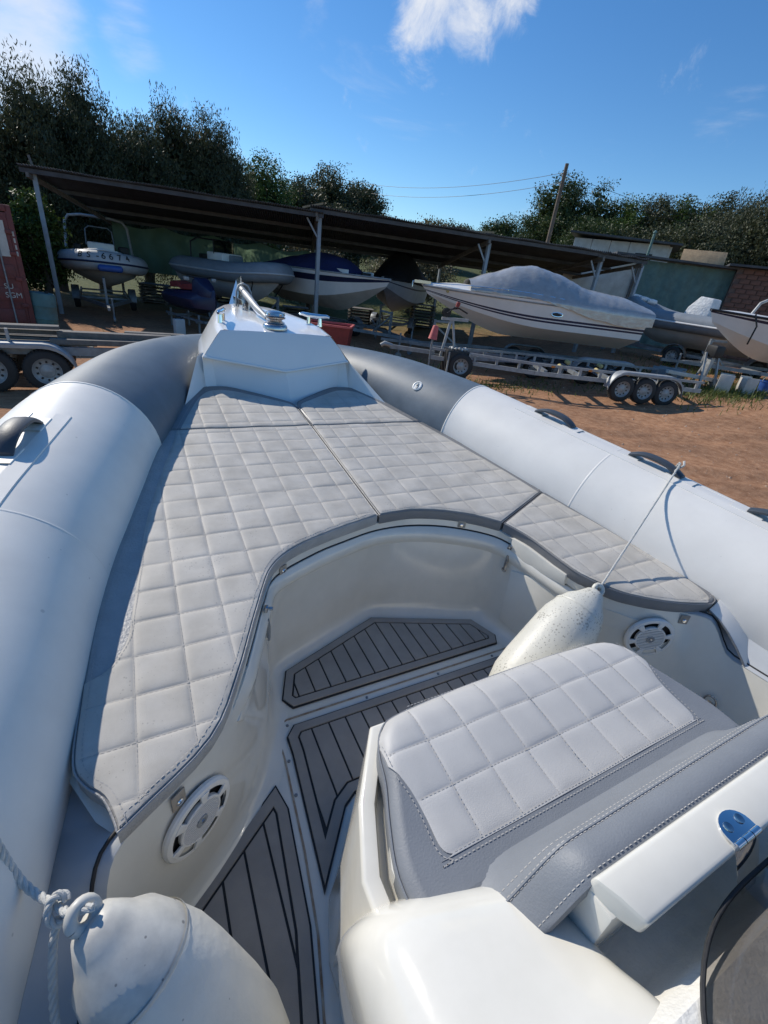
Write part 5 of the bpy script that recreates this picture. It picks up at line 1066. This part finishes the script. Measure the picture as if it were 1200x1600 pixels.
floor_mat([(-.593, .80), (-.575, .72), (-.600, .44), (-.635, .28), (-.66, -.4), (-.945, -.4), (-.935, .50), (-.885, .575)], -.59, 'port side floor mat of grey planks', 'eva_cool')
floor_mat([(.593, .80), (.575, .72), (.600, .44), (.635, .28), (.66, -.4), (.98, -.4), (.965, .50), (.90, .575)], .59, 'starboard side floor mat of grey planks', 'eva_cool')
rl = MB()
for pts in ([(-.50, 1.008), (.50, 1.008)], [(-.50, 1.008), (-.528, .995), (-.545, .95), (-.545, .87), (-.566, .60), (-.59, .42), (-.625, .28), (-.65, -.3)], [(.50, 1.008), (.528, .995), (.545, .95), (.545, .87), (.566, .60), (.59, .42)]):
    for a, b in zip(pts[:-1], pts[1:]): rl.bar((a[0], a[1], .001), (b[0], b[1], .001), .006, .002)
rl.build('hatch_joint', 'rust_line', boat, True, 0)
for x, y in ((-.505, .985), (-.2, .992), (.12, .992), (.4, .992), (-.535, .86), (-.545, .75), (-.558, .92), (-.56, 1.03)):
    MB().lathe([(.005, 0), (.005, .003), (.003, .0045), (0, .0045)], (x, y, 0), (0, 0, 1), 10).build('hatch_screw', 'galv', boat, True)

# ---- console with its forward seat
con = MB()
def ring(P, z): return [Vector((x, y, z)) for x, y in P]
B0 = [(-.40, .645), (-.545, .47), (-.585, .36), (-.585, -.6), (.585, -.6), (.585, .36), (.545, .47), (.40, .645)]
B1 = [(-.405, .635), (-.525, .47), (-.57, .34), (-.57, -.6), (.57, -.6), (.57, .34), (.525, .47), (.405, .635)]
B2 = [(-.405, .622), (-.505, .465), (-.555, .335), (-.555, -.6), (.555, -.6), (.555, .335), (.505, .465), (.405, .622)]
con.loft([ring(B0, 0), ring(B0, .02), ring(B1, .16), ring(B2, .405), ring(inset(ccw(B2), .006), .412), ring(inset(ccw(B2), .034), .412), ring(inset(ccw(B2), .04), .37)] if ccw(B2) == B2 else
         [ring(ccw(B0), 0), ring(ccw(B0), .02), ring(ccw(B1), .16), ring(ccw(B2), .405), ring(inset(ccw(B2), .006), .412), ring(inset(ccw(B2), .034), .412), ring(inset(ccw(B2), .04), .37)])
con_o = con.build('console_base', 'gelcoat', boat, True, 30, .004)
con_o['label'] = 'cream console base carrying the forward seat'
# inner lip the cushion sits in
B3 = ccw(inset(ccw(B2), .055)); MB().loft([ring(B3, .36), ring(B3, .425), ring(inset(B3, .012), .428), ring(inset(B3, .014), .37)], True, (False, False)).build('seat_lip', 'gelcoat', con_o, True, 30)
# cowl: the moulded shoulder on each side of the console
for s in (-1, 1):
    secs = []
    for y, zt, xo, xi in ((.335, .10, .585, .34), (.322, .30, .59, .31), (.302, .395, .600, .295), (.280, .455, .607, .285), (.255, .492, .612, .278), (.21, .518, .616, .272), (.15, .538, .62, .272), (.08, .556, .624, .272), (.0, .578, .628, .26), (-.1, .61, .63, .255), (-.3, .70, .64, .27), (-.6, .72, .64, .27)):
        secs.append([Vector((s * x, y + dy - (.09 if s > 0 else 0) - max(0, xo - .06 - x) * .28 * ss(.0, .15, y), z * (.9 if s > 0 else 1))) for x, z, dy in ((xo - .02, .0, .012), (xo - .008, zt * .35, .006), (xo + .004, zt * .62, 0), (xo + .005, zt * .80, 0), (xo - .012, zt * .905, 0), (xo - .045, zt * .965, 0), (xo - .09, zt * .992, 0), (xo - .15, zt, 0), (xi + .05, zt * 1.0, 0), (xi + .022, zt * .99, 0), (xi + .006, zt * .965, 0), (xi - .004, zt * .92, 0), (xi - .018, zt * .80, 0), (xi - .03, zt * .55, 0))])
    cwl = MB().grid(secs).build('console_cowl', 'gelcoat', boat, True, 60)
    sub = cwl.modifiers.new('sub', 'SUBSURF'); sub.levels = 1; sub.render_levels = 2
# hatch lip behind the seat back, channel and screen plinth
lip = MB().loft([[(-.29, .128, .60), (.29, .128, .60), (.29, .120, .640), (-.29, .120, .640)], [(-.284, .085, .60), (.278, .085, .60), (.278, .085, .646), (-.278, .085, .646)], [(-.262, .048, .602), (.262, .048, .602), (.262, .046, .640), (-.262, .046, .640)]])
lip_o = lip.build('hatch_lip', 'gelcoat', boat, True, 30, .009, 4)
ch = [[Vector((x, y, z)) for x in np.linspace(-.29 - .05 * (y < 0), .29 + .05 * (y < 0), 9)] for y, z in ((.16, .44), (.10, .455), (.06, .468), (.035, .472), (.012, .485), (-.004, .53), (-.012, .575), (-.03, .60), (-.6, .64))]
MB().grid(ch).build('console_top', 'nonskid', boat, True, 45)
MB().box((-.005, .106, .525), (.57, .062, .17)).build('hatch_wall', 'gelcoat', boat, True, 30, .006)
# hinges
def hinge(x):
    pl = []
    for k in range(13):
        a = math.pi * k / 12; pl.append((x + .036 * math.cos(a), .066 + .028 * math.sin(a)))
    pl += [(x - .036, .052), (x + .036, .052)]
    h = MB().prism(ccw(pl), .6445, .649).build('hinge', 'chrome', lip_o, True, 40, .001)
    MB().prism(ccw([(x - .036, .05), (x - .034, .025), (x - .02, .01), (x + .02, .01), (x + .034, .025), (x + .036, .05)]), lambda a, b: .56 + (b - .01) * 2.0, lambda a, b: .565 + (b - .01) * 2.0).build('hinge_leaf', 'chrome', h, True, 40, .001)
    for q in (-.024, 0, .024): MB().cyl((x + q - .011, .051, .6455), (x + q + .011, .051, .6455), .0065, 12).build('hinge_knuckle', 'chrome', h, True)
    for q in (-.017, .017): MB().lathe([(.0085, .0), (.008, .002), (.003, .0005), (0, .0005)], (x + q, .074, .649), (0, 0, 1), 14).build('hinge_screw', 'steel', h, True)
hinge(.0); hinge(.2)
# smoked windscreen
ws = []
for u in np.linspace(0, 1, 9):
    rowp = []
    for v in np.linspace(-1, 1, 25):
        x = v * (.305 - .05 * u); y = -.012 - .30 * u - .10 * abs(v) ** 3 * (1) + .03; z = .607 + .40 * u
        rowp.append(Vector((x, y, z)))
    ws.append(rowp)
wso = MB().grid(ws).build('windscreen', 'smoked', boat, True, 60)
edge = [ws[k][0] for k in range(8, -1, -1)] + ws[0][1:-1] + [ws[k][-1] for k in range(9)]
MB().tube(edge, .0036, 8).build('windscreen_edging', 'rubber', wso, True)
MB().box((0, -.45, .80), (.50, .02, .30)).box((0, -.55, .75), (.5, .3, .2)).build('dashboard', 'black', boat, True, 30, .01)

# ================================================================== cushions (each lifts off)
PITCH = .1165
def cells(P, gx, gy, pitch):
    """split polygon P into fine cells aligned with the quilting lines; returns verts(xy), faces"""
    offs = [0, .0035, .010, .022, .040]; offs = [o for o in offs if o < pitch / 2] + [pitch / 2] + [pitch - o for o in reversed(offs) if 0 < o < pitch / 2]
    def lines(lo, hi, g):
        out = []; k = math.floor((lo - g) / pitch)
        while g + k * pitch < hi + pitch:
            out += [g + k * pitch + o for o in offs]; k += 1
        return [v for v in out if lo - pitch < v < hi + pitch]
    X = lines(min(p[0] for p in P), max(p[0] for p in P), gx); Y = lines(min(p[1] for p in P), max(p[1] for p in P), gy)
    vd = {}; vs = []; fs = []
    def vid(x, y):
        k = (round(x, 5), round(y, 5))
        if k not in vd: vd[k] = len(vs); vs.append((x, y))
        return vd[k]
    for j in range(len(Y) - 1):
        strip = clip(clip(P, 1, Y[j], 1), 1, Y[j + 1], -1)
        if len(strip) < 3: continue
        sl_, sh = min(p[0] for p in strip), max(p[0] for p in strip)
        for i in range(len(X) - 1):
            if X[i + 1] < sl_ or X[i] > sh: continue
            q = clip(clip(strip, 0, X[i], 1), 0, X[i + 1], -1)
            ids = []
            for p in q:
                a = vid(*p)
                if not ids or (ids[-1] != a and ids[0] != a): ids.append(a)
            if len(ids) >= 3: fs.append(tuple(ids))
    return vs, fs
def dashes(mb, pts, zf, w=.0019, ln=.0075, gap=.0042, lift=.0012):
    acc = 0.; on = True
    for a, b in zip(pts[:-1], pts[1:]):
        a = Vector(a[:2]); b = Vector(b[:2]); L = (b - a).length
        if L < 1e-6: continue
        d = (b - a) / L; n = Vector((-d.y, d.x)) * w / 2; t = 0.
        while t < L - 1e-6:
            need = (ln if on else gap) - acc; st = min(need, L - t)
            if on and st > .0008:
                p = a + d * t; q = a + d * (t + st)
                mb.add([(*(p - n), zf(*p) + lift), (*(q - n), zf(*q) + lift), (*(q + n), zf(*q) + lift), (*(p + n), zf(*p) + lift)], [(0, 1, 2, 3)])
            t += st; acc += st
            if acc >= (ln if on else gap) - 1e-7: acc = 0.; on = not on
def cushion(name, label, outline, panel, zf, th, gx, gy, mq, mv, stitch_edges=(), rad=.010, pitch=PITCH, puff=.0032, group=None, dens=(.0075, .0042), ins=.005):
    P = ccw(outline); Q = inset(ccw(panel), ins) if ins else ccw(panel); cx = sum(p[0] for p in P) / len(P); cy = sum(p[1] for p in P) / len(P)
    root = thing(name, label, 'cushion', (cx, cy, zf(cx, cy) - th + .95), 0, group)
    rings = []
    for d, dz in ((.004, -th), (0, -th + .004), (0, -rad - .006), (rad * .08, -rad * .62), (rad * .3, -rad * .29), (rad * .62, -rad * .08), (rad, 0)):
        rings.append([Vector((x, y, zf(x, y) + dz - ((.0022 if d >= rad * .99 else .0045) if d > rad * .2 or dz > -rad else .0))) for x, y in (inset(P, d) if d else P)])
    cb_ = MB().loft(rings, True, (True, False)); cv_, cf_ = cells(inset(P, rad), gx, gy, pitch); cb_.add([(x, y, zf(x, y) - .0022) for x, y in cv_], cf_)
    body = cb_.build('cover', mv, root, True, 50)
    MB().tube([Vector((x, y, zf(x, y) - rad * .72)) for x, y in P] + [Vector((*P[0], zf(*P[0]) - rad * .72))], .0026, 6).build('piping', mv, body, True)
    vs, fs = cells(Q, gx, gy, pitch)
    A = np.array(vs); do = pdist(vs, P); dp = pdist(vs, Q)
    fx = np.abs((A[:, 0] - gx + pitch / 2) % pitch - pitch / 2); fy = np.abs((A[:, 1] - gy + pitch / 2) % pitch - pitch / 2)
    fold = lambda d, w: 1 - np.exp(-d / w)
    ci = np.floor((A[:, 0] - gx) / pitch + 1e-4); cj = np.floor((A[:, 1] - gy) / pitch + 1e-4); rc = np.abs(np.sin(ci * 12.9898 + cj * 78.233) * 43758.5453) % 1; rc2 = np.abs(np.sin(ci * 39.346 + cj * 11.135) * 24634.6345) % 1
    ux = (A[:, 0] - gx) / pitch - ci - .5; uy = (A[:, 1] - gy) / pitch - cj - .5
    h = puff * fold(fx, .006) * fold(fy, .006) * fold(dp, .008) * (.75 + .6 * rc + .7 * (rc - .5) * ux + .8 * (rc2 - .5) * uy) + .0012 * np.sin(A[:, 0] * 23 + np.sin(A[:, 1] * 17) * 2) * np.cos(A[:, 1] * 19)
    t = np.clip(do / rad, 0, 1); drop = rad * (1 - np.sqrt(np.clip(1 - (1 - t) ** 2, 0, 1))) * .9
    mb = MB(); mb.add([(x, y, zf(x, y) + hh - dd - .0012) for (x, y), hh, dd in zip(vs, h, drop)], fs)
    Qf = []
    for i in range(len(Q)):
        a_, b_ = Q[i - 1], Q[i]; Qf += [(a_[0] + (b_[0] - a_[0]) * k / 4, a_[1] + (b_[1] - a_[1]) * k / 4) for k in range(4)]
    dq = np.clip(pdist(Qf, P) / rad, 0, 1); dq = rad * (1 - np.sqrt(np.clip(1 - (1 - dq) ** 2, 0, 1))) * .9
    mb.loft([[(x, y, zf(x, y) - d_ - .0012) for (x, y), d_ in zip(Qf, dq)], [(x, y, zf(x, y) - d_ - .012) for (x, y), d_ in zip(Qf, dq)]], True, (False, False))
    pn = mb.build('quilted_panel', mq, root, True, 75)
    st = MB(); zst = lambda x, y: zf(x, y) - .0010
    x = gx + math.ceil((min(p[0] for p in Q) - gx) / pitch) * pitch
    def runs(ax, v):
        hit = []
        for i in range(len(Q)):
            a, b = Q[i - 1], Q[i]
            if (a[ax] > v) != (b[ax] > v): tt = (v - a[ax]) / (b[ax] - a[ax]); hit.append(a[1 - ax] + (b[1 - ax] - a[1 - ax]) * tt)
        hit.sort(); return list(zip(hit[::2], hit[1::2]))
    for ax, g in ((0, gx), (1, gy)):
        v = g + math.ceil((min(p[ax] for p in Q) - g) / pitch) * pitch
        while v < max(p[ax] for p in Q):
            for a, b in runs(ax, v + 1e-5):
                a += .008; b -= .008
                if b - a > .01: dashes(st, [(v, a), (v, b)] if ax == 0 else [(a, v), (b, v)], zst, ln=dens[0], gap=dens[1])
            v += pitch
    for pl in stitch_edges: dashes(st, [p for p in pl], lambda x, y: zf(x, y) + (.0008 if inside(x, y, Q) else -.0016), ln=dens[0], gap=dens[1])
    if st.v: st.build('stitching', 'thread', pn, True, 0, kind='stuff')
    return root
zq = lambda x, y: ZC(y)
def sm(P, n=4): return [tuple(p) for p in crom([Vector(p) for p in P], n)]
GX, GY = -.444, .98
po = sm([(-.728, 2.318), (-.80, 2.10), (-.875, 1.762), (-.931, 1.526), (-.982, 1.268), (-1.007, 1.068), (-1.022, .866), (-1.026, .745), (-1.005, .694), (-.972, .655), (-.953, .606), (-.948, .583)])
pi_ = sm([(-.935, .59), (-.764, .708), (-.677, .855), (-.606, 1.012), (-.535, 1.165), (-.50, 1.225), (-.449, 1.276), (-.38, 1.318), (-.284, 1.356), (-.166, 1.392), (-.0055, 1.433)])
pb = sm([(-.690, 2.315), (-.735, 2.12), (-.789, 1.896), (-.856, 1.586), (-.889, 1.33), (-.915, 1.119), (-.925, 1.05), (-.943, 1.004), (-.97, .960), (-1.019, .938)])
pout = [(-.0055, 2.318)] + po + pi_
aft = [p for p in po if p[1] < .93]
ppan = [(-.0055, 2.318)] + pb + aft + pi_
cushion('bow_cushion', 'long quilted port side lounge cushion with wet dark grey border along the tube', pout, ppan, zq, .048, GX, GY, 'quilt', 'vinyl_wet', [[(x + .012, y + .002) for x, y in pb]] + [inset(ccw(pout), .017)], group='bow lounge cushions')
so_ = sm([(.955, 1.455), (.93, 1.57), (.885, 1.79), (.80, 2.1), (.728, 2.318)]); si = sm([(.0055, 1.433), (.10, 1.438), (.181, 1.434), (.29, 1.405), (.375, 1.368), (.46, 1.315), (.525, 1.262)])
sout = si + so_ + [(.0055, 2.318)]
spn = si + sm([(.915, 1.438), (.87, 1.66), (.80, 1.93), (.745, 2.14), (.69, 2.318)]) + [(.0055, 2.318)]
cushion('bow_cushion', 'wide quilted starboard lounge cushion between the centre seam and the white tube', sout, spn, zq, .048, -GX, GY, 'quilt', 'vinyl', [inset(ccw(sout), .017)], group='bow lounge cushions')
ao = sm([(1.053, .600), (1.095, .615), (1.125, .67), (1.13, .76), (1.10, .96), (1.05, 1.17), (.962, 1.448)]); ai = sm([(.533, 1.254), (.575, 1.15), (.592, 1.061), (.605, .97), (.625, .885), (.691, .779), (.76, .722), (.844, .672), (.95, .626), (1.03, .603)])
aout = ai + ao
apn = ai + sm([(1.04, .605), (1.075, .63), (1.09, .69), (1.085, .78), (1.055, .95), (1.005, 1.15), (.925, 1.433)])
cushion('bow_cushion', 'short tapering starboard cushion ending in a point above the speaker', aout, apn, zq, .048, -GX, GY, 'quilt', 'vinyl', [inset(ccw(aout), .017)], group='bow lounge cushions')
f1 = sm([(-.733, 2.325), (-.675, 2.53), (-.603, 2.735), (-.54, 2.86), (-.485, 2.912), (-.41, 2.925), (-.328, 2.91), (-.18, 2.80), (-.06, 2.70), (-.02, 2.655), (-.0055, 2.60)]) + [(-.0055, 2.325)]
f1p = sm([(-.675, 2.325), (-.61, 2.53), (-.55, 2.70), (-.49, 2.815), (-.43, 2.855), (-.35, 2.85), (-.2, 2.755), (-.07, 2.66), (-.03, 2.62), (-.014, 2.58)]) + [(-.008, 2.325)]
cushion('bow_cushion', 'small quilted cushion at the port side of the anchor locker', f1, f1p, zq, .048, GX, GY, 'quilt', 'vinyl', [inset(ccw(f1p), -.012)], group='bow lounge cushions')
f2 = [(-x, y) for x, y in f1]; f2p = [(-x, y) for x, y in f1p]
cushion('bow_cushion', 'small quilted cushion at the starboard side of the anchor locker', f2, f2p, zq, .048, -GX, GY, 'quilt', 'vinyl', [inset(ccw(f2p), -.012)], group='bow lounge cushions')
# console seat
ZS = lambda x, y: .470 + .012 * ss(.30, .5, y) - .02 * ss(.54, .63, y)
sh = sm([(-.50, .20), (-.502, .30), (-.478, .385), (-.452, .455), (-.436, .52), (-.405, .572), (-.355, .600), (-.2, .613), (0, .617), (.2, .613), (.355, .600), (.405, .572), (.436, .52), (.452, .455), (.478, .385), (.502, .30), (.50, .20)])
sp_ = sm([(-.436, .478), (-.428, .54), (-.400, .572), (-.355, .597), (-.2, .610), (0, .614), (.2, .610), (.355, .597), (.400, .572), (.428, .54), (.436, .478)]) + sm([(.418, .452), (.400, .41), (.393, .36), (.388, .305), (.372, .286), (.34, .283), (-.365, .283), (-.397, .286), (-.413, .305), (-.412, .36), (-.415, .41), (-.425, .452)])
seat = cushion('seat_cushion', 'plump grey quilted seat cushion on the front of the console', sh, sp_, ZS, .075, -.013, .392, 'quilt_seat', 'vinyl_seat', [sm([(.425, .455), (.408, .41), (.401, .36), (.396, .30), (.376, .278), (.34, .275), (-.365, .275), (-.401, .278), (-.421, .30), (-.42, .36), (-.423, .41), (-.433, .455)])], rad=.03, pitch=.1045, puff=.0030, dens=(.006, .004), ins=0)
# seat back bolster
br = []
for x in np.linspace(-1, 1, 41):
    e = 1 - abs(x) ** 18; xx = -.01 + x * .43; fl_ = .04 + .96 * ss(-.415, -.27, xx); bul = .006 * math.sin(x * 40) * 0
    pr = [(.255, .462), (.232, .492), (.212, .535), (.196, .578), (.186, .604), (.180, .613), (.172, .619), (.158, .627), (.142, .632), (.128, .632), (.118, .628), (.115, .60), (.13, .50), (.2, .455)]
    cyy, czz = .175, .54
    br.append([Vector((xx, cyy + (y - cyy) * (.8 + .2 * e), .455 + (z - .455) * fl_ * (.9 + .1 * e))) for y, z in pr])
bol = thing('seat_bolster', 'rolled grey leather-look backrest bolster behind the console seat', 'backrest', (0, .18, .455 + .95))
MB().loft(br).build('bolster', 'vinyl_seat', bol, True, 60)
sb = MB()
for j, up in ((5, .0012), (9, .0012), (3, .0012)):
    pts = [r[j] for r in br[1:-1]]
    for off in ((-.0035, .0035) if j == 5 else (0,)):
        for a, b in zip(pts[:-1], pts[1:]):
            L = (b - a).length; d = (b - a) / L; t = 0
            while t < L - .004:
                p = a + d * t; q = a + d * min(t + .006, L); nrm = Vector((0, .5, .86)); w = Vector((0, .86, -.5)) * .0008
                o = Vector((0, .86, -.5)) * off + nrm * up
                sb.add([p - w + o, q - w + o, q + w + o, p + w + o], [(0, 1, 2, 3)]); t += .010
sb.build('stitching', 'thread', bol.children[0], True, 0, kind='stuff')
MB().tube([r[5] for r in br], .003, 6).build('piping', 'vinyl_seat', bol.children[0], True)

# ================================================================== fenders and their lines
def fender(name, label, p0, p1, r, m, mh):
    p0 = Vector(p0); p1 = Vector(p1); ax = (p1 - p0).normalized(); L = (p1 - p0).length
    root = thing(name, label, 'fender', (p1.x, p1.y, .95), 0, 'fenders lying in the cockpit')
    prof = [(.02, -.0), (.034, .01), (.045, .03), (.055, .05), (.075, .075), (r * .86, .12), (r * .97, .17), (r, .22), (r, L - .2), (r * .96, L - .13), (r * .8, L - .07), (r * .5, L - .03), (.04, L - .01), (.02, L)]
    bd = MB().lathe([q for q in prof if q[1] >= .118], p0, ax, 40).build('fender_body', m, root, True, 70)
    hd = MB().lathe([q for q in prof if q[1] <= .121], p0, ax, 40, (True, False)).build('fender_head', mh, root, True, 70)
    MB().lathe([(r * .875, .116), (r * .885, .119), (r * .875, .123)], p0, ax, 40, (False, False)).build('mould_seam', mh, hd, True)
    u = ax.orthogonal().normalized(); w = ax.cross(u)
    ey = MB(); ey.tube([p0 - ax * .012 + (u * math.cos(a) + ax * math.sin(a)) * .018 for a in np.linspace(0, 2 * math.pi, 21)], .0095, 10); ey.build('fender_eye', mh, root, True)
    return root, p0 - ax * .02, bd, hd
def rope_geo(mb, pts, r, n=6, twist=70., strands=3):
    pts = [Vector(p) for p in pts]; L = [0]
    for a, b in zip(pts[:-1], pts[1:]): L.append(L[-1] + (b - a).length)
    N = max(8, int(L[-1] / (r * .7))); fine = []
    for k in range(N + 1):
        s_ = L[-1] * k / N; j = 0
        while j < len(pts) - 2 and L[j + 1] < s_: j += 1
        fine.append(pts[j].lerp(pts[j + 1], (s_ - L[j]) / max(1e-6, L[j + 1] - L[j])))
    for st in range(strands):
        path = []; u = None
        for k, p in enumerate(fine):
            t = (fine[min(k + 1, N)] - fine[max(k - 1, 0)]).normalized()
            if u is None: u = t.orthogonal().normalized()
            u = (u - t * u.dot(t)).normalized(); w = t.cross(u); a = (L[-1] * k / N) / (r * 6.5) * 2 * math.pi + st * 2 * math.pi / strands
            path.append(p + (u * math.cos(a) + w * math.sin(a)) * r * .5)
        mb.tube(path, r * .56, n)
# starboard fender, standing against the coaming, tied to the middle handle
fs_, eS, _, _ = fender('fender', 'speckled cream fender wedged between console seat and starboard coaming', (.622, .80, .44), (.13, .69, .13), .108, 'fender_spot', 'fender_spot')
hS = tube_pt(1, tube_idx(1.12), 4, .055)
rp = MB(); rope_geo(rp, [hS, hS.lerp(eS, .5) + Vector((0, 0, -.004)), eS], .0042)
rope_geo(rp, [hS + Vector((.012, .01, .0)), hS + Vector((0, .02, -.035)), hS + Vector((-.012, 0, -.03)), hS + Vector((-.005, -.02, .0)), hS + Vector((.01, -.005, .012))], .005)
rope_geo(rp, [eS + Vector((.02 * math.cos(a), .014 * math.sin(a), .012 * math.sin(a))) for a in np.linspace(0, 6.28, 12)], .005)
rope_geo(rp, [hS.lerp(eS, .06) + Vector((.006 * math.cos(a), .006 * math.sin(a), -.004 * a)) for a in np.linspace(0, 18, 40)], .004)
rp.build('fender_line', 'rope', fs_, True)
# port fender, close to the camera
fp, eP, fpb, fph = fender('fender', 'large scuffed pale fender lying near the port tube with knotted rope', (-.978, .438, .475), (-.745, .235, .05), .103, 'fender_pale', 'fender_head')
MB().lathe([(.012, 0), (.012, .006), (.007, .006), (.006, .001), (0, .001)], Vector((-.978, .438, .475)) + Vector((.27, -.34, -.90)) * .085 + Vector((.86, -.45, .40)).normalized() * .079, (.86, -.45, .40), 18).build('fender_valve', 'fender_head', fp, True)
rp = MB()
t0 = tube_pt(-1, tube_idx(.75), -30, .014); t1 = tube_pt(-1, tube_idx(.64), -52, .014)
kn = Vector((-1.02, .475, .475))
rope_geo(rp, [Vector(p) for p in crom([t0 + Vector((-.12, .06, .06)), t0, t1, Vector((-1.075, .535, .475)), kn, Vector((-1.0, .452, .49)), eP + Vector((.02, -.005, .01))], 5)], .0065, 8)
rope_geo(rp, [kn + Vector((.013 * math.cos(a) , .012 * math.sin(a) - .0015 * a, .010 * math.sin(a * 1.0) - .002 * a + .008)) for a in np.linspace(0, 6.5, 26)], .0063, 8)
rope_geo(rp, crom([kn + Vector((.0, -.01, -.01)), Vector((-1.03, .44, .44)), Vector((-1.035, .39, .38)), Vector((-1.03, .33, .32)), Vector((-1.02, .27, .26)), Vector((-1.02, .15, .2))], 5), .0063, 8)
rp.build('fender_line', 'rope', fp, True)
